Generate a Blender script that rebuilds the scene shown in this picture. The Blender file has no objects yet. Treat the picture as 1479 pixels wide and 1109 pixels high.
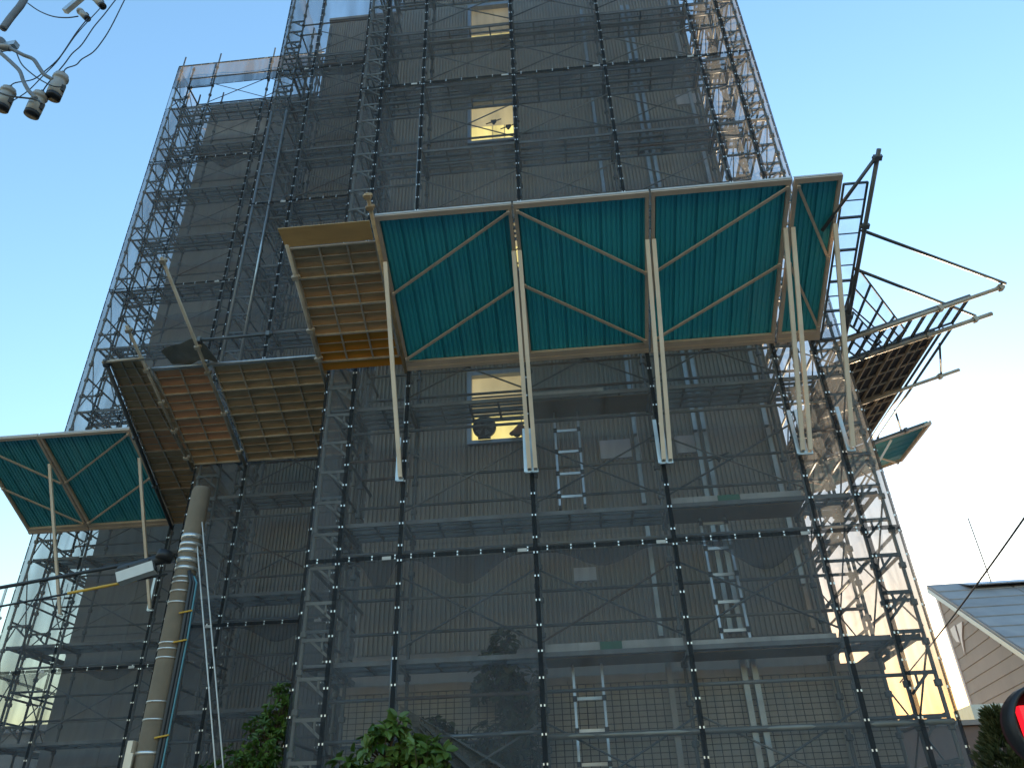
import bpy, math, random
from mathutils import Vector, Matrix, noise as mnoise
random.seed(11)
SC = bpy.context.scene
COL = SC.collection
R = math.radians

# ------------------------------------------------------------------ camera
UPV = Vector((-61.5/1110, 1794.5/1110, -1.0)).normalized()
RTV = Vector((17240., 1270., 1110.)).normalized()
RTV = (RTV - UPV*RTV.dot(UPV)).normalized()
FWV = UPV.cross(RTV)
ROT = Matrix((RTV, FWV, UPV))              # rows: world X, Y, Z in camera coordinates
cam_d = bpy.data.cameras.new('camera')
cam_d.lens = 1110/1479*36
cam_d.sensor_width = 36
cam_d.clip_start = 0.05
cam_d.clip_end = 3000
cam = bpy.data.objects.new('camera', cam_d)
COL.objects.link(cam)
cam.matrix_world = Matrix.Translation((0, 0, 1.5)) @ ROT.to_4x4()
SC.camera = cam
CAMP = Vector((0, 0, 1.5))

# ------------------------------------------------------------------ world, sun, exposure
SUN_AZ = R(15)      # from +Y (away from the camera) towards +X (right)
SUN_EL = R(3.3)
world = bpy.data.worlds.new('World')
SC.world = world
world.use_nodes = True
wn, wl = world.node_tree.nodes, world.node_tree.links
wn.clear()
sky = wn.new('ShaderNodeTexSky')
sky.sky_type = 'NISHITA'
sky.sun_disc = False
sky.sun_elevation = SUN_EL
sky.sun_rotation = SUN_AZ
sky.altitude = 50
sky.air_density = 1.7
sky.dust_density = 0.7
sky.ozone_density = 3.4
bg = wn.new('ShaderNodeBackground')
bg.inputs['Strength'].default_value = 0.15
wo = wn.new('ShaderNodeOutputWorld')
wl.new(sky.outputs[0], bg.inputs[0])
wl.new(bg.outputs[0], wo.inputs[0])
sun_d = bpy.data.lights.new('sun', 'SUN')
sun_d.energy = 2.0
sun_d.angle = R(0.5)
sun_d.color = (1.0, 0.78, 0.52)
sun = bpy.data.objects.new('sun', sun_d)
COL.objects.link(sun)
sdir = Vector((math.sin(SUN_AZ)*math.cos(SUN_EL), math.cos(SUN_AZ)*math.cos(SUN_EL), math.sin(SUN_EL)))
sun.rotation_euler = sdir.to_track_quat('Z', 'Y').to_euler()
SC.view_settings.view_transform = 'Standard'
SC.view_settings.look = 'None'
SC.view_settings.exposure = 3.25
SC.view_settings.gamma = 1
SC.view_settings.use_curve_mapping = False
SC.cycles.transparent_max_bounces = 40
SC.cycles.max_bounces = 7
SC.cycles.diffuse_bounces = 3
SC.cycles.use_denoising = True

# ------------------------------------------------------------------ materials
def mat(name, col, rough=0.6, metal=0.0, var=0.15, scale=6.0, bump=0.0, bscale=40.0, stain=None, stain_amt=0.0,
        emit=None, estr=0.0, spec=0.5, stretch=None):
    m = bpy.data.materials.new(name)
    m.use_nodes = True
    nt = m.node_tree; n = nt.nodes; l = nt.links
    b = n['Principled BSDF']
    b.inputs['Roughness'].default_value = rough
    b.inputs['Metallic'].default_value = metal
    b.inputs['Specular IOR Level'].default_value = spec
    tc = n.new('ShaderNodeTexCoord')
    src = tc.outputs['Object']
    if stretch:
        mp = n.new('ShaderNodeMapping'); mp.inputs['Scale'].default_value = stretch
        l.new(src, mp.inputs[0]); src = mp.outputs[0]
    nz = n.new('ShaderNodeTexNoise')
    nz.inputs['Scale'].default_value = scale; nz.inputs['Detail'].default_value = 6
    l.new(src, nz.inputs['Vector'])
    oi = n.new('ShaderNodeObjectInfo')
    ad = n.new('ShaderNodeMath'); ad.operation = 'MULTIPLY_ADD'
    ad.inputs[1].default_value = 0.25; ad.inputs[2].default_value = 0.0
    l.new(oi.outputs['Random'], ad.inputs[0])
    sm = n.new('ShaderNodeMath'); sm.operation = 'ADD'
    l.new(nz.outputs[0], sm.inputs[0]); l.new(ad.outputs[0], sm.inputs[1])
    rp = n.new('ShaderNodeMapRange')
    rp.inputs[1].default_value = 0.3; rp.inputs[2].default_value = 0.95
    rp.inputs[3].default_value = 1-var; rp.inputs[4].default_value = 1+var
    l.new(sm.outputs[0], rp.inputs[0])
    mx = n.new('ShaderNodeMix'); mx.data_type = 'RGBA'; mx.blend_type = 'MULTIPLY'; mx.inputs[0].default_value = 1
    mx.inputs[6].default_value = (*col, 1)
    l.new(rp.outputs[0], mx.inputs[7])
    out = mx.outputs[2]
    if stain:
        n2 = n.new('ShaderNodeTexNoise'); n2.inputs['Scale'].default_value = scale*0.45; n2.inputs['Detail'].default_value = 8
        n2.inputs['Roughness'].default_value = 0.7
        l.new(src, n2.inputs['Vector'])
        r2 = n.new('ShaderNodeMapRange'); r2.inputs[1].default_value = 0.5; r2.inputs[2].default_value = 0.72
        r2.inputs[3].default_value = 0; r2.inputs[4].default_value = stain_amt
        l.new(n2.outputs[0], r2.inputs[0])
        m2 = n.new('ShaderNodeMix'); m2.data_type = 'RGBA'
        l.new(r2.outputs[0], m2.inputs[0]); l.new(out, m2.inputs[6]); m2.inputs[7].default_value = (*stain, 1)
        out = m2.outputs[2]
    l.new(out, b.inputs['Base Color'])
    rr = n.new('ShaderNodeMapRange'); rr.inputs[3].default_value = max(0.02, rough-0.12); rr.inputs[4].default_value = min(1, rough+0.12)
    l.new(nz.outputs[0], rr.inputs[0]); l.new(rr.outputs[0], b.inputs['Roughness'])
    if bump:
        n3 = n.new('ShaderNodeTexNoise'); n3.inputs['Scale'].default_value = bscale; n3.inputs['Detail'].default_value = 4
        l.new(src, n3.inputs['Vector'])
        bp = n.new('ShaderNodeBump'); bp.inputs['Strength'].default_value = bump; bp.inputs['Distance'].default_value = 0.02
        l.new(n3.outputs[0], bp.inputs['Height']); l.new(bp.outputs[0], b.inputs['Normal'])
    if emit:
        b.inputs['Emission Color'].default_value = (*emit, 1)
        b.inputs['Emission Strength'].default_value = estr
    return m

def net_mat(name, col, lo, hi, trans=0.5, fine=0):
    """woven net: a thin diffuse cloth with holes; density varies with folds and double layers"""
    m = bpy.data.materials.new(name); m.use_nodes = True
    nt = m.node_tree; n = nt.nodes; l = nt.links
    n.clear()
    o = n.new('ShaderNodeOutputMaterial')
    tr = n.new('ShaderNodeBsdfTransparent')
    df = n.new('ShaderNodeBsdfDiffuse'); df.inputs[0].default_value = (*col, 1)
    tl = n.new('ShaderNodeBsdfTranslucent'); tl.inputs[0].default_value = (*col, 1)
    m1 = n.new('ShaderNodeMixShader'); m1.inputs[0].default_value = trans
    l.new(df.outputs[0], m1.inputs[1]); l.new(tl.outputs[0], m1.inputs[2])
    tc = n.new('ShaderNodeTexCoord')
    mp = n.new('ShaderNodeMapping'); mp.inputs['Scale'].default_value = (1.3, 1.3, 0.22)
    mp.inputs['Rotation'].default_value = (0.15, 0.35, 0)
    l.new(tc.outputs['Object'], mp.inputs[0])
    nz = n.new('ShaderNodeTexNoise'); nz.inputs['Scale'].default_value = 1.6; nz.inputs['Detail'].default_value = 5
    nz.inputs['Distortion'].default_value = 0.8
    l.new(mp.outputs[0], nz.inputs['Vector'])
    r = n.new('ShaderNodeMapRange'); r.inputs[1].default_value = 0.35; r.inputs[2].default_value = 0.7
    r.inputs[3].default_value = lo; r.inputs[4].default_value = hi
    l.new(nz.outputs[0], r.inputs[0])
    mx = n.new('ShaderNodeMixShader')
    l.new(r.outputs[0], mx.inputs[0]); l.new(tr.outputs[0], mx.inputs[1]); l.new(m1.outputs[0], mx.inputs[2])
    l.new(mx.outputs[0], o.inputs[0])
    return m

def leaf_mat(name, c1, c2, rough=0.35):
    m = bpy.data.materials.new(name); m.use_nodes = True
    nt = m.node_tree; n = nt.nodes; l = nt.links
    b = n['Principled BSDF']; b.inputs['Roughness'].default_value = rough
    at = n.new('ShaderNodeAttribute'); at.attribute_name = 'tint'
    mx = n.new('ShaderNodeMix'); mx.data_type = 'RGBA'
    l.new(at.outputs['Fac'], mx.inputs[0])
    mx.inputs[6].default_value = (*c1, 1); mx.inputs[7].default_value = (*c2, 1)
    l.new(mx.outputs[2], b.inputs['Base Color'])
    tl = n.new('ShaderNodeBsdfTranslucent'); l.new(mx.outputs[2], tl.inputs[0])
    ms = n.new('ShaderNodeMixShader'); ms.inputs[0].default_value = 0.3
    l.new(b.outputs[0], ms.inputs[1]); l.new(tl.outputs[0], ms.inputs[2])
    l.new(ms.outputs[0], n['Material Output'].inputs[0])
    return m

def glow_mat(name, col, strength):
    m = bpy.data.materials.new(name); m.use_nodes = True
    nt = m.node_tree; n = nt.nodes; l = nt.links
    b = n['Principled BSDF']
    b.inputs['Base Color'].default_value = (*[c*0.5 for c in col], 1); b.inputs['Roughness'].default_value = 0.3
    tc = n.new('ShaderNodeTexCoord'); nz = n.new('ShaderNodeTexNoise'); nz.inputs['Scale'].default_value = 2.2
    l.new(tc.outputs['Object'], nz.inputs['Vector'])
    r = n.new('ShaderNodeMapRange'); r.inputs[3].default_value = strength*0.75; r.inputs[4].default_value = strength*1.2
    l.new(nz.outputs[0], r.inputs[0]); l.new(r.outputs[0], b.inputs['Emission Strength'])
    b.inputs['Emission Color'].default_value = (*col, 1)
    return m

M = {}
M['steel'] = mat('scaffold_steel', (0.12, 0.132, 0.136), 0.5, 0.4, 0.45, 3.0, stain=(0.10, 0.07, 0.05), stain_amt=0.5)
M['rust'] = mat('rusty_tube', (0.13, 0.085, 0.06), 0.75, 0.2, 0.4, 5.0, stain=(0.16,0.15,0.14), stain_amt=0.6)
M['steel2'] = mat('weathered_tube', (0.22, 0.215, 0.19), 0.5, 0.4, 0.3, 3.0)
M['galv'] = mat('galvanised_tube', (0.42, 0.46, 0.48), 0.38, 0.7, 0.2, 8.0)
M['plank'] = mat('plank_steel', (0.2, 0.21, 0.21), 0.6, 0.3, 0.3, 5.0, stain=(0.14, 0.09, 0.06), stain_amt=0.5)
M['white'] = mat('white_board', (0.5, 0.48, 0.44), 0.5, 0, 0.15, 5, stain=(0.4, 0.36, 0.3), stain_amt=0.4)
M['green'] = mat('green_board', (0.02, 0.16, 0.08), 0.5, 0, 0.15, 5)
M['siding'] = mat('corrugated_siding', (0.36, 0.325, 0.28), 0.55, 0.0, 0.12, 0.8, stain=(0.19, 0.175, 0.155), stain_amt=0.65, stretch=(1.5, 1.5, 0.3))
M['wall'] = mat('painted_wall', (0.31, 0.295, 0.275), 0.75, 0.0, 0.10, 0.7, bump=0.12, stain=(0.22, 0.205, 0.19), stain_amt=0.5, stretch=(1.2, 1.2, 0.4))
M['band'] = mat('wall_band', (0.30, 0.27, 0.255), 0.6, 0, 0.1, 1.2, stain=(0.22, 0.2, 0.19), stain_amt=0.4)
M['tile'] = mat('wall_tile', (0.42, 0.35, 0.26), 0.5, 0, 0.22, 2.4, stain=(0.3, 0.27, 0.22), stain_amt=0.5)
M['grout'] = mat('grout', (0.10, 0.095, 0.09), 0.9, 0, 0.15, 10)
M['cap'] = mat('coping', (0.5, 0.45, 0.38), 0.6, 0, 0.1, 4)
M['cover'] = mat('pale_cover', (0.62, 0.62, 0.66), 0.45, 0, 0.08, 4)
M['alu'] = mat('aluminium', (0.62, 0.64, 0.66), 0.35, 0.8, 0.1, 10)
M['winframe'] = mat('window_frame', (0.30, 0.33, 0.37), 0.4, 0.6, 0.1, 8)
M['black'] = mat('black_rubber', (0.02, 0.02, 0.022), 0.5, 0, 0.2, 10)
M['dark'] = mat('dark_grille', (0.035, 0.033, 0.035), 0.5, 0.3, 0.2, 10)
M['teal'] = mat('teal_sheet', (0.035, 0.40, 0.46), 0.42, 0.0, 0.13, 1.2, stain=(0.10, 0.47, 0.53), stain_amt=0.6, stretch=(2.2, 0.4, 0.4))
M['teal_old'] = mat('faded_teal_sheet', (0.06, 0.36, 0.41), 0.5, 0.0, 0.16, 1.5, stain=(0.16, 0.42, 0.44), stain_amt=0.5, stretch=(3, .5, .5))
M['tan'] = mat('tan_and_shaded_beige', (0.56, 0.44, 0.33), 0.5, 0.0, 0.12, 4, stain=(0.30, 0.2, 0.13), stain_amt=0.3)  # on awning frames: the struts' beige paint with underside shade put into the colour
M['cream'] = mat('lit_beige_channel', (0.90, 0.745, 0.57), 0.4, 0.0, 0.12, 3, stain=(0.6, 0.42, 0.30), stain_amt=0.4)  # struts: same beige paint as the frames, sky light put into the colour
M['wood'] = mat('brown_board', (0.54, 0.31, 0.14), 0.7, 0, 0.25, 3.5, bump=0.2, bscale=20, stain=(0.22, 0.12, 0.05), stain_amt=0.55, stretch=(0.5, 2.2, 2.2))
M['wood2'] = mat('olive_brown_board', (0.50, 0.335, 0.18), 0.75, 0, 0.3, 4.5, bump=0.2, bscale=20, stain=(0.20, 0.13, 0.06), stain_amt=0.6, stretch=(0.6, 2.2, 2.2))
M['wood3'] = mat('reddish_board', (0.62, 0.31, 0.155), 0.7, 0, 0.2, 3.5, bump=0.2, bscale=20, stain=(0.28, 0.12, 0.05), stain_amt=0.5, stretch=(0.5, 2.2, 2.2))
M['ply'] = mat('plywood', (0.52, 0.32, 0.125), 0.65, 0, 0.2, 2.5, stain=(0.25, 0.13, 0.05), stain_amt=0.4, stretch=(0.5, 2, 2))
M['orange'] = mat('orange_board', (0.55, 0.21, 0.012), 0.55, 0, 0.15, 3, stain=(0.5, 0.18, 0.01), stain_amt=0.4)
M['rib'] = mat('deck_rib', (0.46, 0.39, 0.30), 0.55, 0.2, 0.25, 6, stain=(0.2, 0.13, 0.08), stain_amt=0.5)
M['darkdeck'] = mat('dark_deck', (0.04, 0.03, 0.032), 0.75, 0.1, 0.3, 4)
M['concrete'] = mat('pole_concrete', (0.205, 0.16, 0.11), 0.85, 0, 0.2, 5, bump=0.35, bscale=60, stain=(0.17, 0.135, 0.10), stain_amt=0.5)
M['band_metal'] = mat('steel_band', (0.75, 0.73, 0.68), 0.3, 0.7, 0.1, 10)
M['porcelain'] = mat('porcelain', (0.36, 0.345, 0.32), 0.25, 0, 0.12, 12, stain=(0.3, 0.28, 0.25), stain_amt=0.3)
M['cable'] = mat('cable_sheath', (0.035, 0.04, 0.045), 0.5, 0, 0.2, 10)
M['greycable'] = mat('grey_lead', (0.16, 0.17, 0.18), 0.5, 0, 0.2, 10)
M['yellow'] = mat('yellow_sleeve', (0.72, 0.42, 0.06), 0.5, 0, 0.15, 10)
M['bluecable'] = mat('blue_pipe', (0.10, 0.30, 0.36), 0.5, 0, 0.15, 10)
M['whitebox'] = mat('closure_plastic', (0.72, 0.71, 0.66), 0.4, 0, 0.08, 8)
M['bark'] = mat('bark', (0.12, 0.085, 0.055), 0.9, 0, 0.3, 8, bump=0.5, bscale=30)
M['leafA'] = leaf_mat('laurel_leaf', (0.03, 0.085, 0.010), (0.15, 0.26, 0.04), 0.32)
M['leafB'] = leaf_mat('broad_leaf', (0.035, 0.095, 0.014), (0.19, 0.27, 0.06), 0.3)
M['leafC'] = leaf_mat('dull_leaf', (0.035, 0.05, 0.018), (0.10, 0.105, 0.035), 0.45)
M['conifer'] = leaf_mat('conifer_leaf', (0.05, 0.065, 0.02), (0.13, 0.13, 0.05), 0.6)
M['house'] = mat('house_siding', (0.33, 0.30, 0.275), 0.7, 0, 0.1, 1.5, stain=(0.24, 0.22, 0.2), stain_amt=0.4)
M['roofblue'] = mat('slate_roof', (0.28, 0.27, 0.255), 0.55, 0.0, 0.3, 1.6, spec=0.4, stain=(0.3,0.31,0.32), stain_amt=0.5)
M['asphalt'] = mat('asphalt', (0.05, 0.05, 0.052), 0.85, 0, 0.2, 3, bump=0.4, bscale=120)
M['pave'] = mat('pavement', (0.28, 0.27, 0.25), 0.85, 0, 0.15, 3, bump=0.2)
M['ground'] = mat('ground', (0.16, 0.145, 0.12), 0.95, 0, 0.2, 0.5)
M['paint'] = mat('road_paint', (0.75, 0.75, 0.72), 0.6, 0, 0.1, 3)
M['redhood'] = mat('dark_red_hood', (0.09, 0.012, 0.016), 0.4, 0, 0.2, 5)
M['net'] = net_mat('net_cloth', (0.20, 0.208, 0.22), 0.30, 0.60, 0.42)
M['netd'] = net_mat('net_cloth_double', (0.085, 0.09, 0.098), 0.55, 0.85, 0.35)
M['bunch'] = net_mat('bunched_net', (0.20, 0.19, 0.17), 0.5, 0.85, 0.3)
M['hem'] = net_mat('net_hem', (0.03, 0.034, 0.038), 0.78, 0.92, 0.1)
M['expand'] = net_mat('expanded_metal', (0.2, 0.205, 0.205), 0.14, 0.26, 0.05)
M['expand2'] = net_mat('light_expanded_metal', (0.2, 0.21, 0.22), 0.08, 0.16, 0.05)
M['reflector'] = mat('eyelet_metal', (0.85, 0.85, 0.83), 0.25, 0.3, 0.05, 10)
M['glow'] = glow_mat('lit_window', (1.0, 0.82, 0.27), 0.165)
M['glow2'] = glow_mat('lit_blind', (1.0, 0.80, 0.40), 0.068)
M['glow3'] = glow_mat('dim_blind', (1.0, 0.78, 0.42), 0.03)
M['redlamp'] = glow_mat('red_lamp', (1.0, 0.01, 0.02), 0.22)
M['amber'] = glow_mat('amber_core', (1.0, 0.55, 0.12), 0.38)

# ------------------------------------------------------------------ mesh helpers
class MB:
    def __init__(s): s.v = []; s.f = []; s.t = []
    def quad(s, a, b, c, d):
        i = len(s.v); s.v += [tuple(a), tuple(b), tuple(c), tuple(d)]; s.f.append((i, i+1, i+2, i+3))
    def hexa(s, p):   # 8 points: bottom 4 ccw, top 4
        i = len(s.v); s.v += [tuple(q) for q in p]
        for f in ((3,2,1,0),(4,5,6,7),(0,1,5,4),(1,2,6,5),(2,3,7,6),(3,0,4,7)): s.f.append(tuple(i+k for k in f))
    def box(s, lo, hi):
        x0,y0,z0 = lo; x1,y1,z1 = hi
        s.hexa([(x0,y0,z0),(x1,y0,z0),(x1,y1,z0),(x0,y1,z0),(x0,y0,z1),(x1,y0,z1),(x1,y1,z1),(x0,y1,z1)])
    def bar(s, a, b, w, h, up=(0,0,1)):   # w along side, h along up
        a = Vector(a); b = Vector(b); d = (b-a).normalized(); up = Vector(up)
        sd = d.cross(up)
        if sd.length < 1e-4: sd = d.cross(Vector((1,0,0)))
        sd.normalize(); u = sd.cross(d).normalized()
        sd = sd*w/2; u = u*h/2
        s.hexa([a-sd-u, a+sd-u, a+sd+u, a-sd+u, b-sd-u, b+sd-u, b+sd+u, b-sd+u])
    def tube(s, pts, r, n=8, cap=True):
        pts = [Vector(p) for p in pts]
        if not isinstance(r, (list, tuple)): r = [r]*len(pts)
        base = len(s.v); prev = None
        for k, p in enumerate(pts):
            t = (pts[min(k+1, len(pts)-1)] - pts[max(k-1, 0)]).normalized()
            if prev is None:
                a = t.orthogonal().normalized()
            else:
                a = prev - t*prev.dot(t)
                a = a.normalized() if a.length > 1e-5 else t.orthogonal().normalized()
            prev = a; b = t.cross(a)
            for j in range(n):
                an = 2*math.pi*j/n
                s.v.append(tuple(p + (a*math.cos(an) + b*math.sin(an))*r[k]))
        for k in range(len(pts)-1):
            for j in range(n):
                q = base+k*n; j2 = (j+1) % n
                s.f.append((q+j, q+j2, q+n+j2, q+n+j))
        if cap:
            s.f.append(tuple(base+j for j in reversed(range(n))))
            s.f.append(tuple(base+(len(pts)-1)*n+j for j in range(n)))
    def grid(s, fn, nu, nv):
        i = len(s.v)
        for a in range(nu+1):
            for b in range(nv+1): s.v.append(tuple(fn(a/nu, b/nv)))
        for a in range(nu):
            for b in range(nv):
                q = i + a*(nv+1)+b
                s.f.append((q, q+nv+1, q+nv+2, q+1))
    def mesh(s, name, m, smooth=False):
        me = bpy.data.meshes.new(name); me.from_pydata(s.v, [], s.f); me.materials.append(m)
        if smooth:
            for p in me.polygons: p.use_smooth = True
        if s.t:
            a = me.attributes.new('tint', 'FLOAT', 'FACE')
            a.data.foreach_set('value', s.t)
        me.update()
        return me
    def build(s, name, m, parent=None, smooth=False):
        return inst(name, s.mesh(name, m, smooth), Matrix.Identity(4), parent)

def inst(name, me, mtx, parent=None):
    o = bpy.data.objects.new(name, me); COL.objects.link(o)
    if parent is not None:
        o.parent = parent
        o.matrix_parent_inverse = WI[parent.name] if parent.name in WI else Matrix.Identity(4)
    o.matrix_basis = mtx
    return o
WI = {}     # inverse world matrix of things that parent parts
def tag(o, label=None, cat=None, group=None, kind=None):
    if label: o['label'] = label
    if cat: o['category'] = cat
    if group: o['group'] = group
    if kind: o['kind'] = kind
    return o
def thing(name, loc, label, cat, group=None):
    o = bpy.data.objects.new(name, None); COL.objects.link(o)
    o.empty_display_size = 0.2
    o.location = loc
    WI[o.name] = Matrix.Translation(-Vector(loc))
    return tag(o, label, cat, group)
def stuff(o): o['kind'] = 'stuff'; return o

_tc = {}
def tube_mesh(L, r, m, n=8):
    k = (round(L, 3), r, m.name, n)
    if k not in _tc:
        b = MB(); b.tube([(0,0,0), (0,0,k[0])], r, n); _tc[k] = b.mesh('tube', m, True)
    return _tc[k]
def tube(name, a, b, r, m, parent=None, n=8):
    if m is M['steel'] and random.random() < .28: m = M['steel2'] if random.random() < .7 else M['rust']
    a = Vector(a); b = Vector(b); d = b-a
    mtx = Matrix.Translation(a) @ d.to_track_quat('Z', 'Y').to_matrix().to_4x4()
    return inst(name, tube_mesh(d.length, r, m, n), mtx, parent)
_pc = {}
def post_mesh(H, m):
    k = (round(H, 2), m.name)
    if k not in _pc:
        b = MB(); pts = [(0,0,0)]; rr = [0.0243]
        z = 0.3
        while z < H-0.1:
            pts += [(0,0,z-0.04), (0,0,z-0.03), (0,0,z+0.03), (0,0,z+0.04)]; rr += [0.0243, 0.046, 0.046, 0.0243]
            z += 0.45
        pts.append((0,0,H)); rr.append(0.0243)
        # straight lathe (frames stay aligned)
        n = 8
        for p, q in zip(pts, rr):
            for j in range(n):
                an = 2*math.pi*j/n; b.v.append((q*math.cos(an), q*math.sin(an), p[2]))
        for kk in range(len(pts)-1):
            for j in range(n):
                b.f.append((kk*n+j, kk*n+(j+1) % n, kk*n+n+(j+1) % n, kk*n+n+j))
        b.f.append(tuple((len(pts)-1)*n+j for j in range(n)))
        _pc[k] = b.mesh('post', m, False)
    return _pc[k]
def post(x, y, z0, z1, parent, m=None):
    return inst('post', post_mesh(z1-z0, m or M['steel']), Matrix.Translation((x, y, z0)), parent)

_bc = {}
def bracket(a, b, parent, m=None):
    """horizontal arm from outer a to inner post b with a diagonal and a short hanger"""
    a = Vector(a); b = Vector(b); L = (b-a).length
    m = m or M['steel']
    k = (round(L, 3), m.name)
    if k not in _bc:
        q = MB()
        q.bar((0,0,0), (L,0,0), 0.035, 0.04)
        q.bar((L*0.30,0,-0.01), (L-0.02,0,-0.22), 0.022, 0.03)
        q.bar((L*0.68,0,0.0), (L*0.68,0,-0.15), 0.022, 0.022, (1,0,0))
        _bc[k] = q.mesh('bracket', m)
    d = (b-a).normalized()
    mtx = Matrix.Translation(a) @ Matrix.Rotation(math.atan2(d.y, d.x), 4, 'Z')
    return inst('bracket', _bc[k], mtx, parent)

_pk = {}
def plank(a, b, w, parent, m=None, deck=None):
    """steel scaffold plank from a to b (top centre line): side rails, cross ribs and a perforated deck"""
    a = Vector(a); b = Vector(b); L = (b-a).length
    k = (round(L, 3), w)
    if k not in _pk:
        f = MB()
        for s in (-1, 1): f.box((0.02, s*w/2-0.014, -0.055), (L-0.02, s*w/2+0.014, 0.0))
        f.box((0.02, -0.012, -0.04), (L-0.02, 0.012, -0.006))
        n = max(2, round(L/0.45))
        for i in range(n+1):
            x = 0.035 + (L-0.07)*i/n
            f.box((x-0.015, -w/2+0.0145, -0.048), (x+0.015, -0.0125, -0.008))
            f.box((x-0.015, 0.0125, -0.048), (x+0.015, w/2-0.0145, -0.008))
        d = MB(); d.box((0.03, -w/2+0.015, -0.0055), (L-0.03, w/2-0.015, -0.001))
        _pk[k] = (f.mesh('plank_frame', M['plank']), d.mesh('plank', M['expand']))
    fr, dk = _pk[k]
    d = (b-a).normalized()
    mtx = Matrix.Translation(a) @ Matrix.Rotation(math.atan2(d.y, d.x), 4, 'Z')
    p = inst('plank', dk, mtx, parent)
    q = bpy.data.objects.new('plank_frame', fr); COL.objects.link(q); q.parent = p
    return p

# ------------------------------------------------------------------ ground
def sheet_box(name, lo, hi, m, kind='structure'):
    b = MB(); b.box(lo, hi); o = b.build(name, m); o['kind'] = kind; return o
b = MB(); b.quad((-900,-900,0), (900,-900,0), (900,900,0), (-900,900,0)); o = b.build('ground', M['ground']); o['kind'] = 'structure'
b = MB(); b.quad((-200,-4.5,0.004), (200,-4.5,0.004), (200,4.5,0.004), (-200,4.5,0.004)); o = b.build('road', M['asphalt']); o['kind'] = 'structure'
sheet_box('pavement', (-200, 4.5, -0.2), (200, 7.6, 0.13), M['pave'])
b = MB()
for i in range(-20, 21): b.quad((i*9-2.5,-0.08,0.008), (i*9+2.5,-0.08,0.008), (i*9+2.5,0.08,0.008), (i*9-2.5,0.08,0.008))
for y in (-4.2, 4.1): b.quad((-200,y,0.008), (200,y,0.008), (200,y+0.12,0.008), (-200,y+0.12,0.008))
o = b.build('road_markings', M['paint']); o['kind'] = 'structure'

# ------------------------------------------------------------------ the tower
tower = thing('tower_building', (0, 10.7, 0), 'tall grey ribbed tower wrapped in scaffolding and mesh with lit yellow windows', 'building')
TOP = 22.75
def core(name, lo, hi):
    b = MB(); b.box(lo, hi); return b.build(name, M['wall'], tower)
core('core_wall', (-3.08, 10.78, 0), (3.28, 24, TOP-0.35))
core('core_wall', (-5.98, 13.28, 0), (-3.083, 24.3, TOP-0.35))
core('core_wall', (-10.72, 15.88, 0), (-5.983, 26, TOP-0.35))

def corr(x0, x1, z0, z1, y, pitch=0.068, dep=0.032):
    """corrugated siding panel facing -Y"""
    b = MB(); n = max(1, round((x1-x0)/pitch)); p = (x1-x0)/n
    xs = []
    for i in range(n):
        a = x0+i*p
        xs += [(a, 0), (a+p*0.42, 0), (a+p*0.54, 1), (a+p*0.88, 1)]
    xs.append((x1, 0))
    for z in (z0, z1):
        for x, k in xs: b.v.append((x, y-dep*(1-k), z))
    m = len(xs)
    for i in range(m-1): b.f.append((i, i+1, m+i+1, m+i))
    return b.build('siding_panel', M['siding'], tower)
WX0, WX1 = -1.54, -0.54
rows = [(7.05, 8.40), (10.48, 11.84), (13.92, 15.24), (17.34, 18.68)]
zs = [3.93, 7.05]
JO = 0.006
def band_panels(z0, z1, xs):
    for x0, x1 in zip(xs[:-1], xs[1:]): corr(x0+JO, x1-JO, z0+JO, z1-JO, 10.725)
band_panels(3.93, 5.48, [-3.1, -1.54, -0.54, 1.27, 3.3])
band_panels(5.48, 7.05, [-3.1, -1.54, -0.54, 1.27, 3.3])
for i, (a, c) in enumerate(rows):
    band_panels(a, c, [-3.1, WX0]); band_panels(a, c, [WX1, 1.27, 3.3])
    top = rows[i+1][0] if i+1 < len(rows) else 20.76
    mid = (c+top)/2
    band_panels(c, mid, [-3.1, WX0, WX1, 1.27, 3.3]); band_panels(mid, top, [-3.1, WX0, WX1, 1.27, 3.3])
band_panels(20.76, TOP, [-3.1, 0, 3.3])
# side faces of the front block
b = MB(); b.box((3.285, 10.72, 0), (3.32, 24, TOP)); b.build('side_wall', M['wall'], tower)
b = MB(); b.box((-3.12, 10.72, 0), (-3.085, 13.15, TOP)); b.build('side_wall', M['wall'], tower)
# second block: siding strips
zb = [0.0, 2.4, 4.1, 5.8, 7.5, 9.2, 10.9, 12.6, 14.3, 16, 17.7, 19.4, 21.1, TOP]
for z0, z1 in zip(zb[:-1], zb[1:]):
    for x0, x1 in ((-6.0, -4.55), (-4.55, -3.13)): corr(x0+JO, x1-JO, z0+JO, z1-JO, 13.25)
b = MB(); b.box((-6.02, 13.22, 0), (-5.985, 15.8, TOP)); b.build('side_wall', M['wall'], tower)
# third block: smooth panels with recessed joints
for z0, z1 in zip(zb[:-1], zb[1:]):
    for x0, x1 in ((-10.76, -9.55), (-9.55, -8.35), (-8.35, -7.15), (-7.15, -6.03)):
        b = MB(); b.box((x0+.005, 15.80, z0+.005), (x1-.005, 15.875, z1-.005)); b.build('wall_panel', M['wall'], tower)
b = MB(); b.box((-10.79, 15.81, 0), (-10.725, 26, TOP)); b.build('side_wall', M['wall'], tower)
for lo, hi in (((-10.8, 15.78, TOP), (-5.99, 26.02, TOP+.08)), ((-6.04, 13.18, TOP+.002), (-3.13, 24.3, TOP+.10)), ((-3.13, 10.66, TOP), (3.34, 24, TOP+.09))):
    b = MB(); b.box(lo, hi); b.build('coping', M['band'], tower)
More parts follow.
